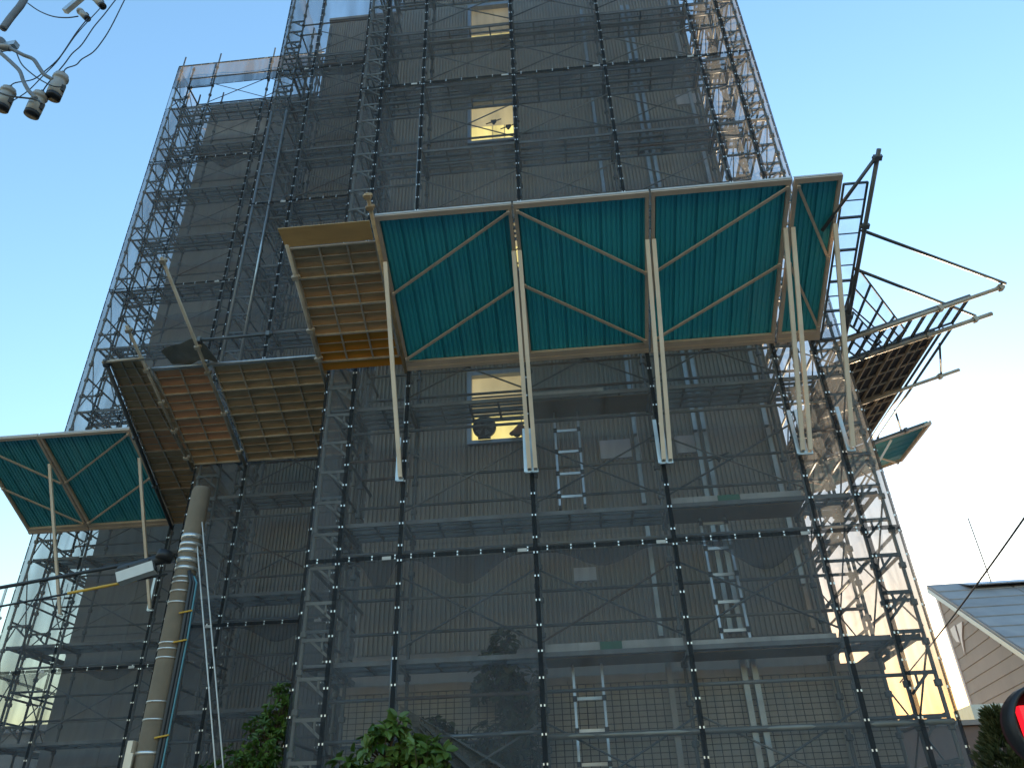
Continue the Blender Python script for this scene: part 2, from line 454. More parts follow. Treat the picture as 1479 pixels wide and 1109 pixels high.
# plinth: smooth band, coping, small tiles
b = MB(); b.box((-3.12, 10.69, 3.46), (3.32, 10.775, 3.92)); b.build('wall_band', M['band'], tower)
b = MB(); b.box((-3.12, 10.30, 0), (3.70, 10.775, 3.355)); b.build('plinth', M['grout'], tower)
for i in range(7):
    x0 = -3.14+i*0.98; b = MB(); b.box((x0+.003, 10.27, 3.358), (x0+.977, 10.685, 3.452)); b.build('coping', M['cap'], tower)
b = MB(); tw, th = 0.1045, 0.068
for r_ in range(34):
    for c_ in range(65):
        x0 = -3.11+c_*tw; z1 = 3.35-r_*th
        if x0+tw > 3.70: continue
        j = random.uniform(0, .004)
        b.box((x0+.006, 10.288-j, z1-th+.010), (x0+tw-.006, 10.302, z1))
stuff(b.build('tiling', M['tile'], tower))
# pale covers and vents
for x0, x1, z0, z1 in ((0.52,0.99,6.65,6.96), (-0.02,0.29,4.79,4.98), (1.68,1.98,6.66,6.95), (2.78,3.26,14.5,14.8)):
    b = MB(); b.box((x0, 10.655, z0), (x1, 10.695, z1)); b.box((x0-.012, 10.697, z0-.012), (x1+.012, 10.712, z1+.012))
    b.build('vent_cover', M['cover'], tower)
for x0, x1 in ((1.83,2.06), (2.34,2.56)):
    b = MB(); b.box((x0, 10.66, 13.20), (x1, 10.715, 13.32))
    for k in range(3): b.box((x0+.01, 10.64, 13.215+k*.034), (x1-.01, 10.66, 13.23+k*.034))
    b.build('vent_louver', M['dark'], tower)
# square downpipes on the front wall
def pipe(x, z0, z1, m, w=0.062):
    b = MB(); b.box((x-w/2, 10.58, z0), (x+w/2, 10.66, z1)); b.build('downpipe', m, tower)
for x, two in ((1.075, 0), (1.99, 1), (2.12, 1), (3.06, 0)):
    z = 3.97
    for z1 in (5.30, 5.86, 7.0, 8.4, 10.2, 12, 14, 16, 18):
        orange = abs(x-3.06) < .02 and z < 4
        if orange:
            pipe(x, z, 4.52, M['tan'], .05); pipe(x, 4.56, z1-.05, M['galv'])
        else: pipe(x, z, z1-.05, M['galv'])
        z = z1
    b = MB(); b.box((x-.035, 10.18, 1.2), (x+.035, 10.262, 3.72)); b.build('downpipe', M['galv'] if two else M['cap'], tower)  # lower ends of single pipes beige: warm light on them put into the colour
# windows
for i, (a, c) in enumerate(rows):
    f = MB(); y0, y1 = 10.64, 10.79
    f.box((WX0, y0, a), (WX0+.07, y1, c)); f.box((WX1-.05, y0, a), (WX1, y1, c))
    f.box((WX0+.0705, y0, a), (WX1-.0505, y1, a+.06)); f.box((WX0+.0705, y0, c-.085), (WX1-.0505, y1, c))
    fr = f.build('window', M['winframe'], tower)
    x0, x1 = WX0+.071, WX1-.051
    zm = a+.061+(c-a-.147)*(0.42, .5, .45, .2)[i]
    lo = MB(); lo.box((x0, 10.755, a+.061), (x1, 10.768, zm)); p = lo.build('pane', M['glow'], fr)
    p.matrix_parent_inverse = Matrix.Identity(4)
    up = MB(); up.box((x0, 10.753, zm+.002), (x1, 10.766, c-.086)); p = up.build('blind', M['glow3' if i == 3 else 'glow2'], fr)
    mu = MB()
    for t in (0.5, 0.78) if i else (0.9,): mu.box((x0+(x1-x0)*t-.008, 10.742, a+.061), (x0+(x1-x0)*t+.008, 10.752, zm))
    mu.build('mullion', M['tan'], fr)
for o in list(COL.objects):
    if o.name.startswith('window') and o.parent == tower:
        for ch in o.children: ch.matrix_parent_inverse = Matrix.Identity(4); ch.matrix_basis = Matrix.Identity(4)
# louvre rails on the lowest window
for k in range(5):
    b = MB(); z = 7.70+k*.055; b.box((WX0+.072, 10.705, z), (WX1-.052, 10.742, z+.018)); b.build('louvre_slat', M['plank'], tower)

# fan and bag in the lowest window
fan = thing('round_fan', (-1.25, 10.6, 7.12), 'large dark round fan standing in the lowest lit window', 'fan')
def disc_ring(b, c, r0, r1, y0, y1, n=28):
    i = len(b.v)
    for k in range(n):
        an = 2*math.pi*k/n; cs, sn = math.cos(an), math.sin(an)
        for (r_, y_) in ((r0,y0),(r1,y0),(r1,y1),(r0,y1)): b.v.append((c[0]+r_*cs, y_, c[1]+r_*sn))
    for k in range(n):
        a0 = i+k*4; a1 = i+((k+1) % n)*4
        for j in range(4): b.f.append((a0+j, a1+j, a1+(j+1) % 4, a0+(j+1) % 4))
FC = (-1.26, 7.315)
b = MB(); disc_ring(b, FC, .172, .187, 10.59, 10.64); b.build('fan_hoop', M['dark'], fan)
b = MB(); disc_ring(b, FC, 0, .173, 10.625, 10.63); b.build('back_plate', M['dark'], fan)
for k in range(5):
    an = k*2*math.pi/5; b = MB()
    p = lambda r_, t, y: (FC[0]+r_*math.cos(an+t), y, FC[1]+r_*math.sin(an+t))
    b.quad(p(.03,0,10.60), p(.15,-.25,10.597), p(.155,.45,10.615), p(.03,.5,10.61)); b.build('blade', M['greycable'], fan)
b = MB()
for r_ in (.05,.09,.13,.158): disc_ring(b, FC, r_-.003, r_+.003, 10.568, 10.572, 24)
for k in range(8):
    an = k*math.pi/8
    b.bar((FC[0]-.178*math.cos(an), 10.566, FC[1]-.178*math.sin(an)), (FC[0]+.178*math.cos(an), 10.566, FC[1]+.178*math.sin(an)), .005, .004, (0,1,0))
stuff(b.build('wire_guard', M['dark'], fan))
b = MB(); disc_ring(b, FC, .0, .035, 10.56, 10.585, 14); b.build('hub', M['black'], fan)
b = MB(); b.bar((FC[0]-.1, 10.60, 7.118), (FC[0]+.1, 10.60, 7.118), .06, .012); b.bar((FC[0], 10.60, 7.12), (FC[0], 10.60, 7.145), .03, .06, (0,1,0)); b.build('foot', M['dark'], fan)
b = MB()
def bag(u, v):
    an = 2*math.pi*u; t = v
    r_ = math.sin(math.pi*min(.98, .12+.85*t))**.6
    return (-.745+.155*r_*math.cos(an)*(1-.35*t)+.03*t, 10.58+.07*r_*math.sin(an), 7.115+(.17+.05*math.cos(an))*t+.02*math.sin(3*an))
b.grid(bag, 16, 7); o = b.build('tool_bag', mat('bag_cloth', (0.34, 0.12, 0.05), .8, 0, .5, 9, stain=(.05,.04,.04), stain_amt=.9), None, True)
tag(o, 'dark rust-coloured bag slumped in the right corner of the lowest lit window', 'bag')
b.v.clear()

# ------------------------------------------------------------------ scaffolds
LIFT = 1.79
def levels(zmax): return [0.02+LIFT*k for k in range(1, 30) if 0.02+LIFT*k < zmax]

def xrun(parent, xs, y0, y1, z0, zmax, braces=True, skip=()):
    """scaffold run along X: posts in two rows, ledgers, cross braces, two planks per bay and level"""
    for x in xs:
        post(x, y0, 0.05, zmax+1.0, parent); post(x, y1, 0.05, zmax+0.5, parent)
        for h in levels(zmax): tube('transom', (x, y0-.03, h-.07), (x, y1+.03, h-.07), .0215, M['steel'], parent)
    for i, (xa, xb) in enumerate(zip(xs[:-1], xs[1:])):
        for h in [0.0]+levels(zmax):
            if h < z0: continue
            if h > 0:
                w = (y1-y0-.06)/2
                for k in range(2): plank((xa, y0+.03+w*(k+.5), h), (xb, y0+.03+w*(k+.5), h), round(w-.02, 3), parent)
            if (i, round(h/LIFT)) in skip: continue
            for dz in (0.45, 0.9): tube('ledger', (xa, y1, h+dz+.02), (xb, y1, h+dz+.02), .0215, M['steel'], parent)
            tube('ledger', (xa, y0, h+1.34), (xb, y0, h+1.34), .0215, M['steel'], parent)
            if xb-xa > 1 and braces:
                tube('cross_brace', (xa, y0-.012, h+.10), (xb, y0-.012, h+1.02), .0125, M['steel'], parent, 6)
                tube('cross_brace', (xa, y0+.014, h+1.02), (xb, y0+.014, h+.10), .0125, M['steel'], parent, 6)
            else:
                tube('ledger', (xa, y0, h+.9), (xb, y0, h+.9), .0215, M['steel'], parent)

def yrun(parent, xo, xi, ys, z0, zmax, diag=True):
    """scaffold run along Y on a side wall: rows xo (outer) and xi (inner)"""
    for y in ys:
        post(xo, y, .05, zmax+1.0, parent, M['steel2']); post(xi, y, .05, zmax+.5, parent)
        for h in levels(zmax):
            tube('transom', (xo, y, h-.07), (xi, y, h-.07), .0215, M['steel'], parent)
            if h > z0: bracket((xo, y, h+.38), (xi, y, h+.38), parent)
    for ya, yb in zip(ys[:-1], ys[1:]):
        for h in levels(zmax):
            if h < z0: continue
            w = abs(xi-xo)-.08
            plank(((xo+xi)/2, ya, h), ((xo+xi)/2, yb, h), round(w, 3), parent)
            for dz in (.47, .92): tube('ledger', (xo, ya, h+dz), (xo, yb, h+dz), .0215, M['steel'], parent)
            tube('ledger', (xi, ya, h+.92), (xi, yb, h+.92), .0215, M['steel'], parent)
            if diag:
                tube('cross_brace', (xo+.02, ya, h+.08), (xo+.02, yb, h+1.6), .0125, M['steel'], parent, 6)
                tube('cross_brace', (xo-.02, ya, h+1.6), (xo-.02, yb, h+.08), .0125, M['steel'], parent, 6)

G_SC = 'steel scaffolds round the tower'
sc1 = thing('scaffold', (0.3, 9.5, 0), 'dark steel scaffold in front of the lit windows, behind the teal awning', 'scaffold', G_SC)
FX = [-3.04, -2.23, -0.48, 1.27, 3.05, 3.62]
xrun(sc1, FX, 9.50, 10.14, 1.7, 18.0)
yrun(sc1, -3.42, -3.04, [9.5, 11.0, 12.0], 1.7, 18.0, False)
yrun(sc1, 3.96, 3.62, [9.5, 11.3, 13.1, 14.9, 16.7], 1.7, 18.0)
h = 2.05
while h < 17.6:
    bracket((-3.42, 9.47, h), (-3.04, 9.47, h), sc1, M['steel2']); bracket((3.96, 9.47, h+.2), (3.62, 9.47, h+.2), sc1); h += .455
for h in levels(18):
    tube('ledger', (-3.42, 9.5, h-.07), (-3.04, 9.5, h-.07), .0215, M['steel'], sc1)
# heavy horizontal tubes low on the right half
for z in (2.66, 2.16):
    tube('ledger', (-0.48, 9.44, z), (3.98, 9.44, z-.02), .034, M['steel'], sc1)
tube('ledger', (-2.23, 9.44, 2.70), (-0.48, 9.44, 2.72), .026, M['steel'], sc1)
# white and green toe boards of the hatch bays
def toe(x0, x1, z, segs, hh=.095):
    t = x1-x0
    for a, c, mm in segs:
        b = MB(); b.box((x0+t*a+.002, 9.545, z), (x0+t*c-.002, 9.565, z+hh)); o = b.build('toe_board', M[mm], sc1)
        if mm != 'white': o['label'] = 'green toe board'
toe(1.32, 3.0, 5.38, ((0,.17,'white'), (.17,.36,'white'), (.36,.53,'green'), (.53,1,'white')))
toe(-0.43, 1.22, 3.60, ((0,.24,'white'), (.24,.40,'white'), (.40,.56,'green'), (.56,1,'white')))
toe(1.32, 3.0, 3.60, ((0,.55,'white'), (.55,1,'white')), .055)
toe(-0.43, 1.22, 7.18, ((0,.62,'white'),), .06)
# plywood hatch decks under those bays
for x0, x1, z in ((1.32,3.0,5.33), (-.43,1.22,3.54), (-.43,1.22,7.11), (1.32,3.0,3.53)):
    b = MB(); b.box((x0, 9.58, z-.012), (x1, 10.08, z)); b.build('hatch_board', mat('hatch_ply', (.20,.13,.08), .7, 0, .25, 4) if 'hatch_ply' not in bpy.data.materials else bpy.data.materials['hatch_ply'], sc1)
# galvanised bright segments on two posts
for x, z0, z1 in ((-2.27,2.9,3.75), (-2.27,6.85,7.6), (-2.27,9.9,13.6), (-3.03,10,10.6)):
    tube('post_sleeve', (x, 9.455, z0), (x, 9.455, z1), .02, M['galv'], sc1)

sc2 = thing('scaffold', (-5, 12.2, 0), 'dark steel scaffold on the set-back middle part, behind the concrete pole', 'scaffold', G_SC)
xrun(sc2, [-6.30, -5.78, -3.98], 12.2, 12.84, 1.7, 21.4)
yrun(sc2, -6.68, -6.30, [12.2, 13.7, 15.3], 1.7, 21.4, False)
h = 2.1
while h < 21.5: bracket((-6.68, 12.17, h), (-6.30, 12.17, h), sc2); h += .455
for x in (-6.68, -6.30): tube('post_sleeve', (x, 12.15, 8.9), (x, 12.15, 17.5), .027, M['galv'], sc2)
sc3 = thing('scaffold', (-9, 14.7, 0), 'dark steel scaffold on the far left part, seen against the sky', 'scaffold', G_SC)
xrun(sc3, [-10.98, -10.2, -8.4, -6.85], 14.7, 15.35, 1.7, 22.4)
yrun(sc3, -11.38, -10.98, [14.7, 15.35, 16.9, 18.5, 20.1], 1.7, 22.4)
for x, y in ((-11.38,14.7), (-10.2,14.7), (-8.4,14.7)): tube('post', (x, y, 23.2), (x, y, 24.0), .024, M['steel'], sc3)
tube('ledger', (-11.45, 14.62, 23.42), (-6.7, 14.62, 23.42), .024, M['steel'], sc3)

# ------------------------------------------------------------------ mesh sheets
TIERS = [0.12, 4.85, 9.57, 14.29, 19.0, 23.4]
TW = ['bottom tier', 'tier behind the awnings', 'first tier above the awnings', 'second tier above the awnings', 'topmost tier']
_eye = {}
def net_sheet(p0, p1, z0, z1, nrm, label, group, seed, fold=True, m='net'):
    """one laced sheet between ground points p0, p1 (2-D), from z0 to z1; nrm points outwards"""
    p0 = Vector((p0[0], p0[1], 0)); p1 = Vector((p1[0], p1[1], 0)); n = Vector((nrm[0], nrm[1], 0))
    L = (p1-p0).length; d = (p1-p0)/L; H = z1-z0
    nu = max(4, int(L/.14)); nv = max(6, int(H/.2))
    base = Vector((p0.x, p0.y, z0))
    def f(u, v):
        e = min(1, min(u, 1-u)*6)*min(1, min(v, 1-v)*14)
        q = Vector((u*L*1.3+seed*3.1, v*H*.35+seed, seed*.7))
        w = mnoise.noise(q)*.06 + mnoise.noise(q*2.7+Vector((u*H*.4, 0, 0)))*.03 - .02*math.sin(math.pi*u)
        hole = 0
        return base + d*(u*L) + Vector((0,0,v*H)) + n*(w*e)
    b = MB(); b.grid(f, nu, nv); o = b.build('mesh_sheet', M[m], None, True)
    tag(o, label, 'mesh sheet', group)
    WI[o.name] = Matrix.Identity(4)
    hm = MB(); w = .028; nn = n*.006
    A, B_ = base+nn, base+d*L+nn; zt = Vector((0,0,H)); zw = Vector((0,0,w)); dw = d*w
    hm.quad(A, B_, B_+zw, A+zw); hm.quad(A+zt-zw, B_+zt-zw, B_+zt, A+zt)
    hm.quad(A+zw, A+zw+dw, A+zt-zw+dw, A+zt-zw); hm.quad(B_+zw-dw, B_+zw, B_+zt-zw, B_+zt-zw-dw)
    hm.build('hem', M['hem'], o)
    ey = MB(); s = .008; fr = n*.011
    def dot(c):
        c = c+fr
        ey.hexa([c-d*s-zz, c+d*s-zz, c+d*s-zz+n*.004, c-d*s-zz+n*.004, c-d*s+zz, c+d*s+zz, c+d*s+zz+n*.004, c-d*s+zz+n*.004])
    zz = Vector((0,0,.0125))
    k = .15
    while k < H:
        dot(base+d*.021+Vector((0,0,k))); dot(base+d*(L-.021)+Vector((0,0,k))); k += .302
    k = .15
    zz = Vector((0,0,.0105))
    while k < L:
        dot(base+d*k+Vector((0,0,.02))); dot(base+d*k+Vector((0,0,H-.02))); k += .30
    stuff(ey.build('eyelet', M['reflector'], o))
    if L > .6:
        tg = MB(); c = base+d*(L-.17)+Vector((0,0,H-.012))+fr; u2 = d*.058; z2 = Vector((0,0,.022))
        tg.hexa([c-u2-z2, c+u2-z2, c+u2-z2+n*.004, c-u2-z2+n*.004, c-u2+z2, c+u2+z2, c+u2+z2+n*.004, c-u2+z2+n*.004])
        tg.build('tag', M['white'], o)
    if fold and L > .6:
        fo = MB(); rs = random.Random(seed); pk = rs.uniform(.3, .7); dep = rs.uniform(.2, .5)
        def ff(u, v):
            sag = dep*(math.sin(math.pi*u)**.7)*(.55+.45*math.sin(2.2*math.pi*(u-pk)+1))
            return base + d*(u*L*.96+.02*L) + Vector((0,0,H-.03-v*max(.02, sag))) - n*(.02+.05*math.sin(math.pi*v)+.012*math.sin(9*u+seed))
        fo.grid(ff, 14, 4); fo.build('loose_fold', M['netd'], o, True)
    return o

sd = 1
G1 = 'mesh sheets on the scaffold in front of the windows'
cols1 = [(-3.46,-3.04,'narrow strip at the left corner post'), (-3.04,-2.23,'strip left of the first teal panel'), (-2.23,-.48,'window bay'),
         (-.48,1.27,'bay right of the windows'), (1.27,3.05,'wide bay third from the left'), (3.05,3.62,'strip under the narrow teal panel'), (3.62,4.02,'outermost strip at the right corner')]
for ti in range(4):
    for x0, x1, w in cols1:
        if ti == 0 and w == 'strip left of the first teal panel': z0 = .12
        net_sheet((x0, 9.4), (x1, 9.4), TIERS[ti], TIERS[ti+1], (0,-1), f'grey front mesh sheet, {w}, {TW[ti]}', G1, sd); sd += 1
yb = [9.4, 11.3, 13.1, 14.9, 16.7]
for ti in range(4):
    for k in range(4):
        net_sheet((4.03, yb[k]), (4.03, yb[k+1]), TIERS[ti], TIERS[ti+1], (1,0),
                  f'grey right flank mesh sheet, {("nearest", "second", "third", "farthest")[k]} bay from front, {TW[ti]}', 'mesh sheets on the right flank', sd, False); sd += 1
for ti in range(4):
    net_sheet((-3.47, 12.05), (-3.47, 9.4), TIERS[ti], TIERS[ti+1], (-1,0), f'grey mesh sheet, left flank of front part, {TW[ti]}', 'mesh sheets on the left flanks', sd, False); sd += 1
for ti in range(5):
    for x0, x1, w in ((-6.73,-5.78,'left strip behind the concrete pole'), (-5.78,-3.98,'wide bay above the brown decks'), (-3.98,-3.5,'strip against the front part')):
        net_sheet((x0, 12.1), (x1, 12.1), TIERS[ti], TIERS[ti+1], (0,-1), f'grey middle part mesh sheet, {w}, {TW[ti]}', 'mesh sheets on the middle scaffold', sd); sd += 1
    net_sheet((-6.74, 14.55), (-6.74, 12.1), TIERS[ti], TIERS[ti+1], (-1,0), f'grey mesh sheet, left flank of middle part, {TW[ti]}', 'mesh sheets on the left flanks', sd, False); sd += 1
    for x0, x1, w in ((-11.45,-10.2,'left strip against the sky'), (-10.2,-8.4,'middle bay'), (-8.4,-6.78,'right bay')):
        if ti == 4:
            net_sheet((x0, 14.6), (x1, 14.6), TIERS[ti], 21.35, (0,-1), f'grey far left mesh sheet, {w}, below the roof gap', 'mesh sheets on the far left scaffold', sd, False); sd += 1
            net_sheet((x0, 14.6), (x1, 14.6), 22.3, 23.4, (0,-1), f'short grey far left mesh sheet, {w}, along top rail', 'mesh sheets on the far left scaffold', sd, False, 'netd'); sd += 1
        else:
            net_sheet((x0, 14.6), (x1, 14.6), TIERS[ti], TIERS[ti+1], (0,-1), f'grey far left mesh sheet, {w}, {TW[ti]}', 'mesh sheets on the far left scaffold', sd); sd += 1
    yl = [14.6, 16.9, 18.5, 20.1]
    for k in range(3):
        net_sheet((-11.45, yl[k+1]), (-11.45, yl[k]), TIERS[ti], TIERS[ti+1], (-1,0),
                  f'grey far left flank mesh sheet, {("nearest", "second", "farthest")[k]} bay, {TW[ti]}', 'mesh sheets on the left flanks', sd, False); sd += 1
# gathered sheet tied back beside the dark tree
b = MB()
def gath(u, v):
    x = -2.12 + v*(.25+1.35*u); z = 3.05 - v*(1.6-.75*u)
    k = u*34+1.5*math.sin(u*9)
    return (x+.03*v*math.sin(k*.7), 9.29 - .075*(v**.7)*math.sin(k) - .05*v, z - .05*v*math.cos(k*.9))
b.grid(gath, 150, 12)
tag(b.build('gathered_mesh', M['bunch'], None, True), 'bunched dark mesh fanning out in folds from the post behind the broad-leaved shrub', 'mesh sheet')

# ------------------------------------------------------------------ awnings
class Plane:
    """tilted awning plane: o on the scaffold face, u along it, v up the slope; n points to the underside"""
    def __init__(s, o, u, v):
        s.o = Vector(o); s.u = Vector(u); s.v = Vector(v).normalized(); s.n = s.u.cross(s.v).normalized()
        if s.n.z > 0: s.n = -s.n
    def __call__(s, a, b_, c=0): return s.o + s.u*a + s.v*b_ + s.n*c
G_AW = 'teal catch awnings'
def teal_panel(P, a0, a1, L, up, foot, label, m='teal', struts=(1, 1)):
    """P plane; a0..a1 along u; up: +1 braces rise with u, -1 fall; foot(a) gives the strut's lower end"""
    t = thing('teal_awning', P(a0, 0), label, 'awning', G_AW)
    # corrugated sheet (ribs run up the slope)
    W = a1-a0; n = max(2, round(W/.068)); q = W/n
    b = MB(); prof = []
    for i in range(n):
        big = (i % 4 == 0)
        x = a0+i*q; hh = -.032 if big else -.013
        prof += [(x, 0), (x+q*(.35 if big else .55), 0), (x+q*(.45 if big else .63), hh), (x+q*.9, hh)]
    prof.append((a1, 0))
    for vv in (.03, L*.5, L-.03):
        for x, hh in prof: b.v.append(tuple(P(x, vv, hh-.005)))
    k = len(prof)
    for r_ in range(2):
        for i in range(k-1): b.f.append((r_*k+i, r_*k+i+1, (r_+1)*k+i+1, (r_+1)*k+i))
    b.build('corrugated_sheet', M[m], t)
    def rail(name, p, q_, w=.05, hgt=.06, mm='tan'):
        b = MB(); b.bar(p, q_, w, hgt, P.n); b.build(name, M[mm], t)
    rail('top_rail', P(a0, L-.025, .028), P(a1, L-.025, .028), .065, .055)
    rail('bottom_rail', P(a0, .035, .028), P(a1, .035, .028), .08, .055)
    rail('lit_edge_strip', P(a0, L+.012, 0), P(a1, L+.012, 0), .008, .05, 'white')  # white strip stands for the rail's sky-lit edge, light put into colour
    rail('base_channel', P(a0, -.04, .04), P(a1, -.04, .04), .06, .05)
    for a in (a0+.025, a1-.025): rail('side_rail', P(a, .076, .028), P(a, L-.058, .028), .045, .053)
    for k in (0, 1):
        v0, v1 = (.06, .50) if k == 0 else (.52, .96)
        p, q_ = (P(a0+.05, v0*L, .07), P(a1-.05, v1*L, .07)) if up > 0 else (P(a0+.05, v1*L, .07), P(a1-.05, v0*L, .07))
        b = MB(); b.bar(p, q_, .034, .028, P.n); b.build('diagonal_brace', M['tan'], t)
        for e in (p, q_):
            b = MB(); b.bar(e-P.u*.02, e+P.u*.02, .04, .045, P.n); b.build('brace_cleat', M['tan'], t)
    # struts
    for s, a in zip(struts, (a0+.028, a1-.028)):
        if not s: continue
        top = P(a, L*.735, .10); ft = Vector(foot(a))
        b = MB(); sd = P.u*.027
        out = (P.v*1 - Vector((0,0,P.v.z))).normalized()
        # U-channel: web and two flanges
        b.bar(top, ft, .054, .006, out)
        for sg in (-1, 1): b.bar(top+P.u*(sg*.0235)-out*.022, ft+P.u*(sg*.0235)-out*.022, .006, .036, out)
        b.build('strut', M['cream'], t)
        b = MB(); c = ft
        b.bar(c+Vector((0,0,.62))-out*.05-P.u*.05, c+Vector((0,0,-.03))-out*.05-P.u*.05, .05, .02, out)
        b.bar(c+Vector((0,0,-.015))-out*.06-P.u*.06, c+Vector((0,0,-.015))-out*.06+P.u*.035, .03, .05, (0,0,1))
        b.build('mounting_bracket', M['galv'], t)
    return t

PF = Plane((0, 9.36, 7.77), (1,0,0), (0,-2.2,1.0))
f1 = lambda a: (a, 9.24, 5.9)
teal_panel(PF, -2.27, -.475, 2.33, 1, f1, 'large teal awning panel next to the brown plywood deck', struts=(1, 1))
teal_panel(PF, -.450, 1.295, 2.33, -1, f1, 'large teal awning panel in the middle, braces falling to the right')
teal_panel(PF, 1.325, 3.085, 2.33, 1, f1, 'large teal awning panel next to the narrow end panel')
teal_panel(PF, 3.125, 3.72, 2.33, -1, f1, 'narrow teal awning panel at the right end of the front row', struts=(1, 1))
P3 = Plane((0, 14.56, 7.77), (1,0,0), (0,-2.2,1.0))
f3 = lambda a: (a, 14.42, 5.9)
teal_panel(P3, -11.52, -10.185, 2.45, -1, f3, 'faded teal awning panel cut by the left edge of the photo', 'teal_old')
teal_panel(P3, -10.16, -8.34, 2.45, 1, f3, 'faded teal awning panel behind the white cable box', 'teal_old', struts=(0, 1))
PR = Plane((4.06, 14.3, 7.77), (0,1,0), (2.2,0,.66))
teal_panel(PR, 0, 1.75, 3.42, 1, lambda a: (4.25, 14.3+a, 5.6), 'shaded teal awning panel on the right flank, last before the sky', 'teal_old')

# decks of scaffold planks
def lerp4(bl, br, tr, tl):
    bl, br, tr, tl = map(Vector, (bl, br, tr, tl))
    return lambda u, v: (bl*(1-u)+br*u)*(1-v) + (tl*(1-u)+tr*u)*v
def deck(bl, br, tr, tl, n, ncol, mats, label, group, ribm='rib', sub=3, gap=0.0, cat='deck', base=None):
    f = lerp4(bl, br, tr, tl)
    t = thing('catch_deck', base or bl, label, cat, group)
    e1 = (Vector(br)-Vector(bl)); e2 = (Vector(tl)-Vector(bl)); nn = e1.cross(e2).normalized()
    if nn.z > 0: nn = -nn
    for i in range(n):
        v0 = (i+gap)/n; v1 = (i+1-gap)/n
        mm = mats[i % len(mats)]
        if mm:
            b = MB(); c = [f(0, v0), f(1, v0), f(1, v1), f(0, v1)]
            b.hexa([p-nn*.012 for p in c]+[p-nn*.03 for p in c])
            pl = b.build('plank', M[mm], t)
            WI[pl.name] = Matrix.Identity(4)
        else:
            b = MB(); c = [f(0, v0), f(1, v0), f(1, v1), f(0, v1)]
            b.hexa([p-nn*.012 for p in c]+[p-nn*.02 for p in c])
            pl = b.build('plank', M['expand2'], t); WI[pl.name] = Matrix.Identity(4)
        q = MB()
        for vv in (v0+.004/n, v1-.004/n): q.bar(f(0, vv)+nn*.012, f(1, vv)+nn*.012, .02, .045, nn)
        for k in range(1, sub):
            vv = v0+(v1-v0)*k/sub; q.bar(f(0, vv)+nn*.006, f(1, vv)+nn*.006, .012, .018, nn)
        for k in range(ncol+1):
            u = min(.995, max(.005, k/ncol)); q.bar(f(u, v0)+nn*.004, f(u, v1)+nn*.004, .022, .03, nn)
        q.build('plank_frame', M[ribm], pl)
    return t, f, nn
def pole_part(t, a, b_, m='rib', r=.026, clamps=()):
    a = Vector(a); b_ = Vector(b_)
    q = MB(); q.tube([a, b_], r, 10); q.build('pole', M[m], t, True)
    for c in clamps:
        p = a+(b_-a)*c; q = MB(); d = (b_-a).normalized()
        q.bar(p-d*.03, p+d*.03, .085, .085); q.bar(p-Vector((.06,0,.0)), p+Vector((.06,0,.02)), .03, .04); q.build('clamp', M[m], t)

G_D = 'brown catch decks of scaffold planks'
pf = lambda x, v, c=0: tuple(PF(x, v, c))
t, f, nn = deck(pf(-3.50,.17), pf(-2.34,.17), pf(-2.34,1.98), pf(-3.50,1.98), 4, 3, ['orange','wood','wood','wood2'], 'brown plank deck with an orange bottom board, left of the teal awning', G_D)
b = MB(); c = [PF(-3.50,.02), PF(-2.32,.02), PF(-2.32,.165), PF(-3.50,.165)]; b.hexa([p+PF.n*.01 for p in c]+[p-PF.n*.01 for p in c]); b.build('bottom_board', M['orange'], t)
b = MB(); c = [PF(-3.56,2.0), PF(-2.36,2.0), PF(-2.36,2.27), PF(-3.60,2.27)]; b.hexa([p+PF.n*.004 for p in c]+[p-PF.n*.014 for p in c]); b.build('plywood_board', M['ply'], t)
pole_part(t, PF(-3.52,-.35,.05), PF(-3.52,2.05,.05), clamps=(.25,.45,.8))
pole_part(t, PF(-2.28,-.1,.06), PF(-2.30,2.66,.06), 'wood2', clamps=(.93,.985))
P2 = Plane((0, 12.08, 7.77), (1,0,0), (0,-2.2,1.0)); 
p2 = lambda x, v, c=0: tuple(P2(x, v, c))
t, f, nn = deck(p2(-6.74,.02), p2(-5.88,.02), p2(-5.86,2.06), p2(-6.76,2.06), 4, 2, ['wood','wood3','wood3','wood3'], 'reddish brown plank deck just left of the wide olive deck', G_D)
pole_part(t, P2(-6.80,-.1,.05), P2(-6.86,2.95,.05), clamps=(.1,.3,.5,.72,.97))
pole_part(t, P2(-6.76,2.1,.03), P2(-5.8,2.1,.03), 'galv', .024)
t, f, nn = deck(p2(-5.74,.02), p2(-3.52,.02), p2(-3.50,2.06), p2(-5.74,2.06), 4, 5, ['wood2','wood2','wood2','wood2'], 'wide olive brown plank deck with a silver pipe on its top edge', G_D)
pole_part(t, P2(-5.80,-.15,.05), P2(-5.88,4.05,.05), 'rib', .028, clamps=(.1,.3,.5,.62,.985))
pole_part(t, P2(-5.8,2.1,.03), P2(-3.5,2.1,.03), 'galv', .026)
pole_part(t, P2(-5.83,2.55,.0), P2(-4.6,2.55,-.02), 'steel', .024, clamps=(.02,.95))
t, f, nn = deck((-8.30,14.5,7.70), (-6.78,14.5,7.70), (-6.86,9.98,8.70), (-7.42,9.98,8.72), 8, 3, ['wood','wood2','wood','wood2','wood3','wood2','wood2','wood2'], 'long shadowed brown deck beside the faded teal awning, lying behind the pole', G_D)
pole_part(t, (-8.36,14.6,7.62), (-7.45,9.9,8.68), 'steel', .035, clamps=(.3,.6,.98))
pole_part(t, (-7.5,9.93,8.66), (-6.8,9.93,8.68), 'rib', .024)
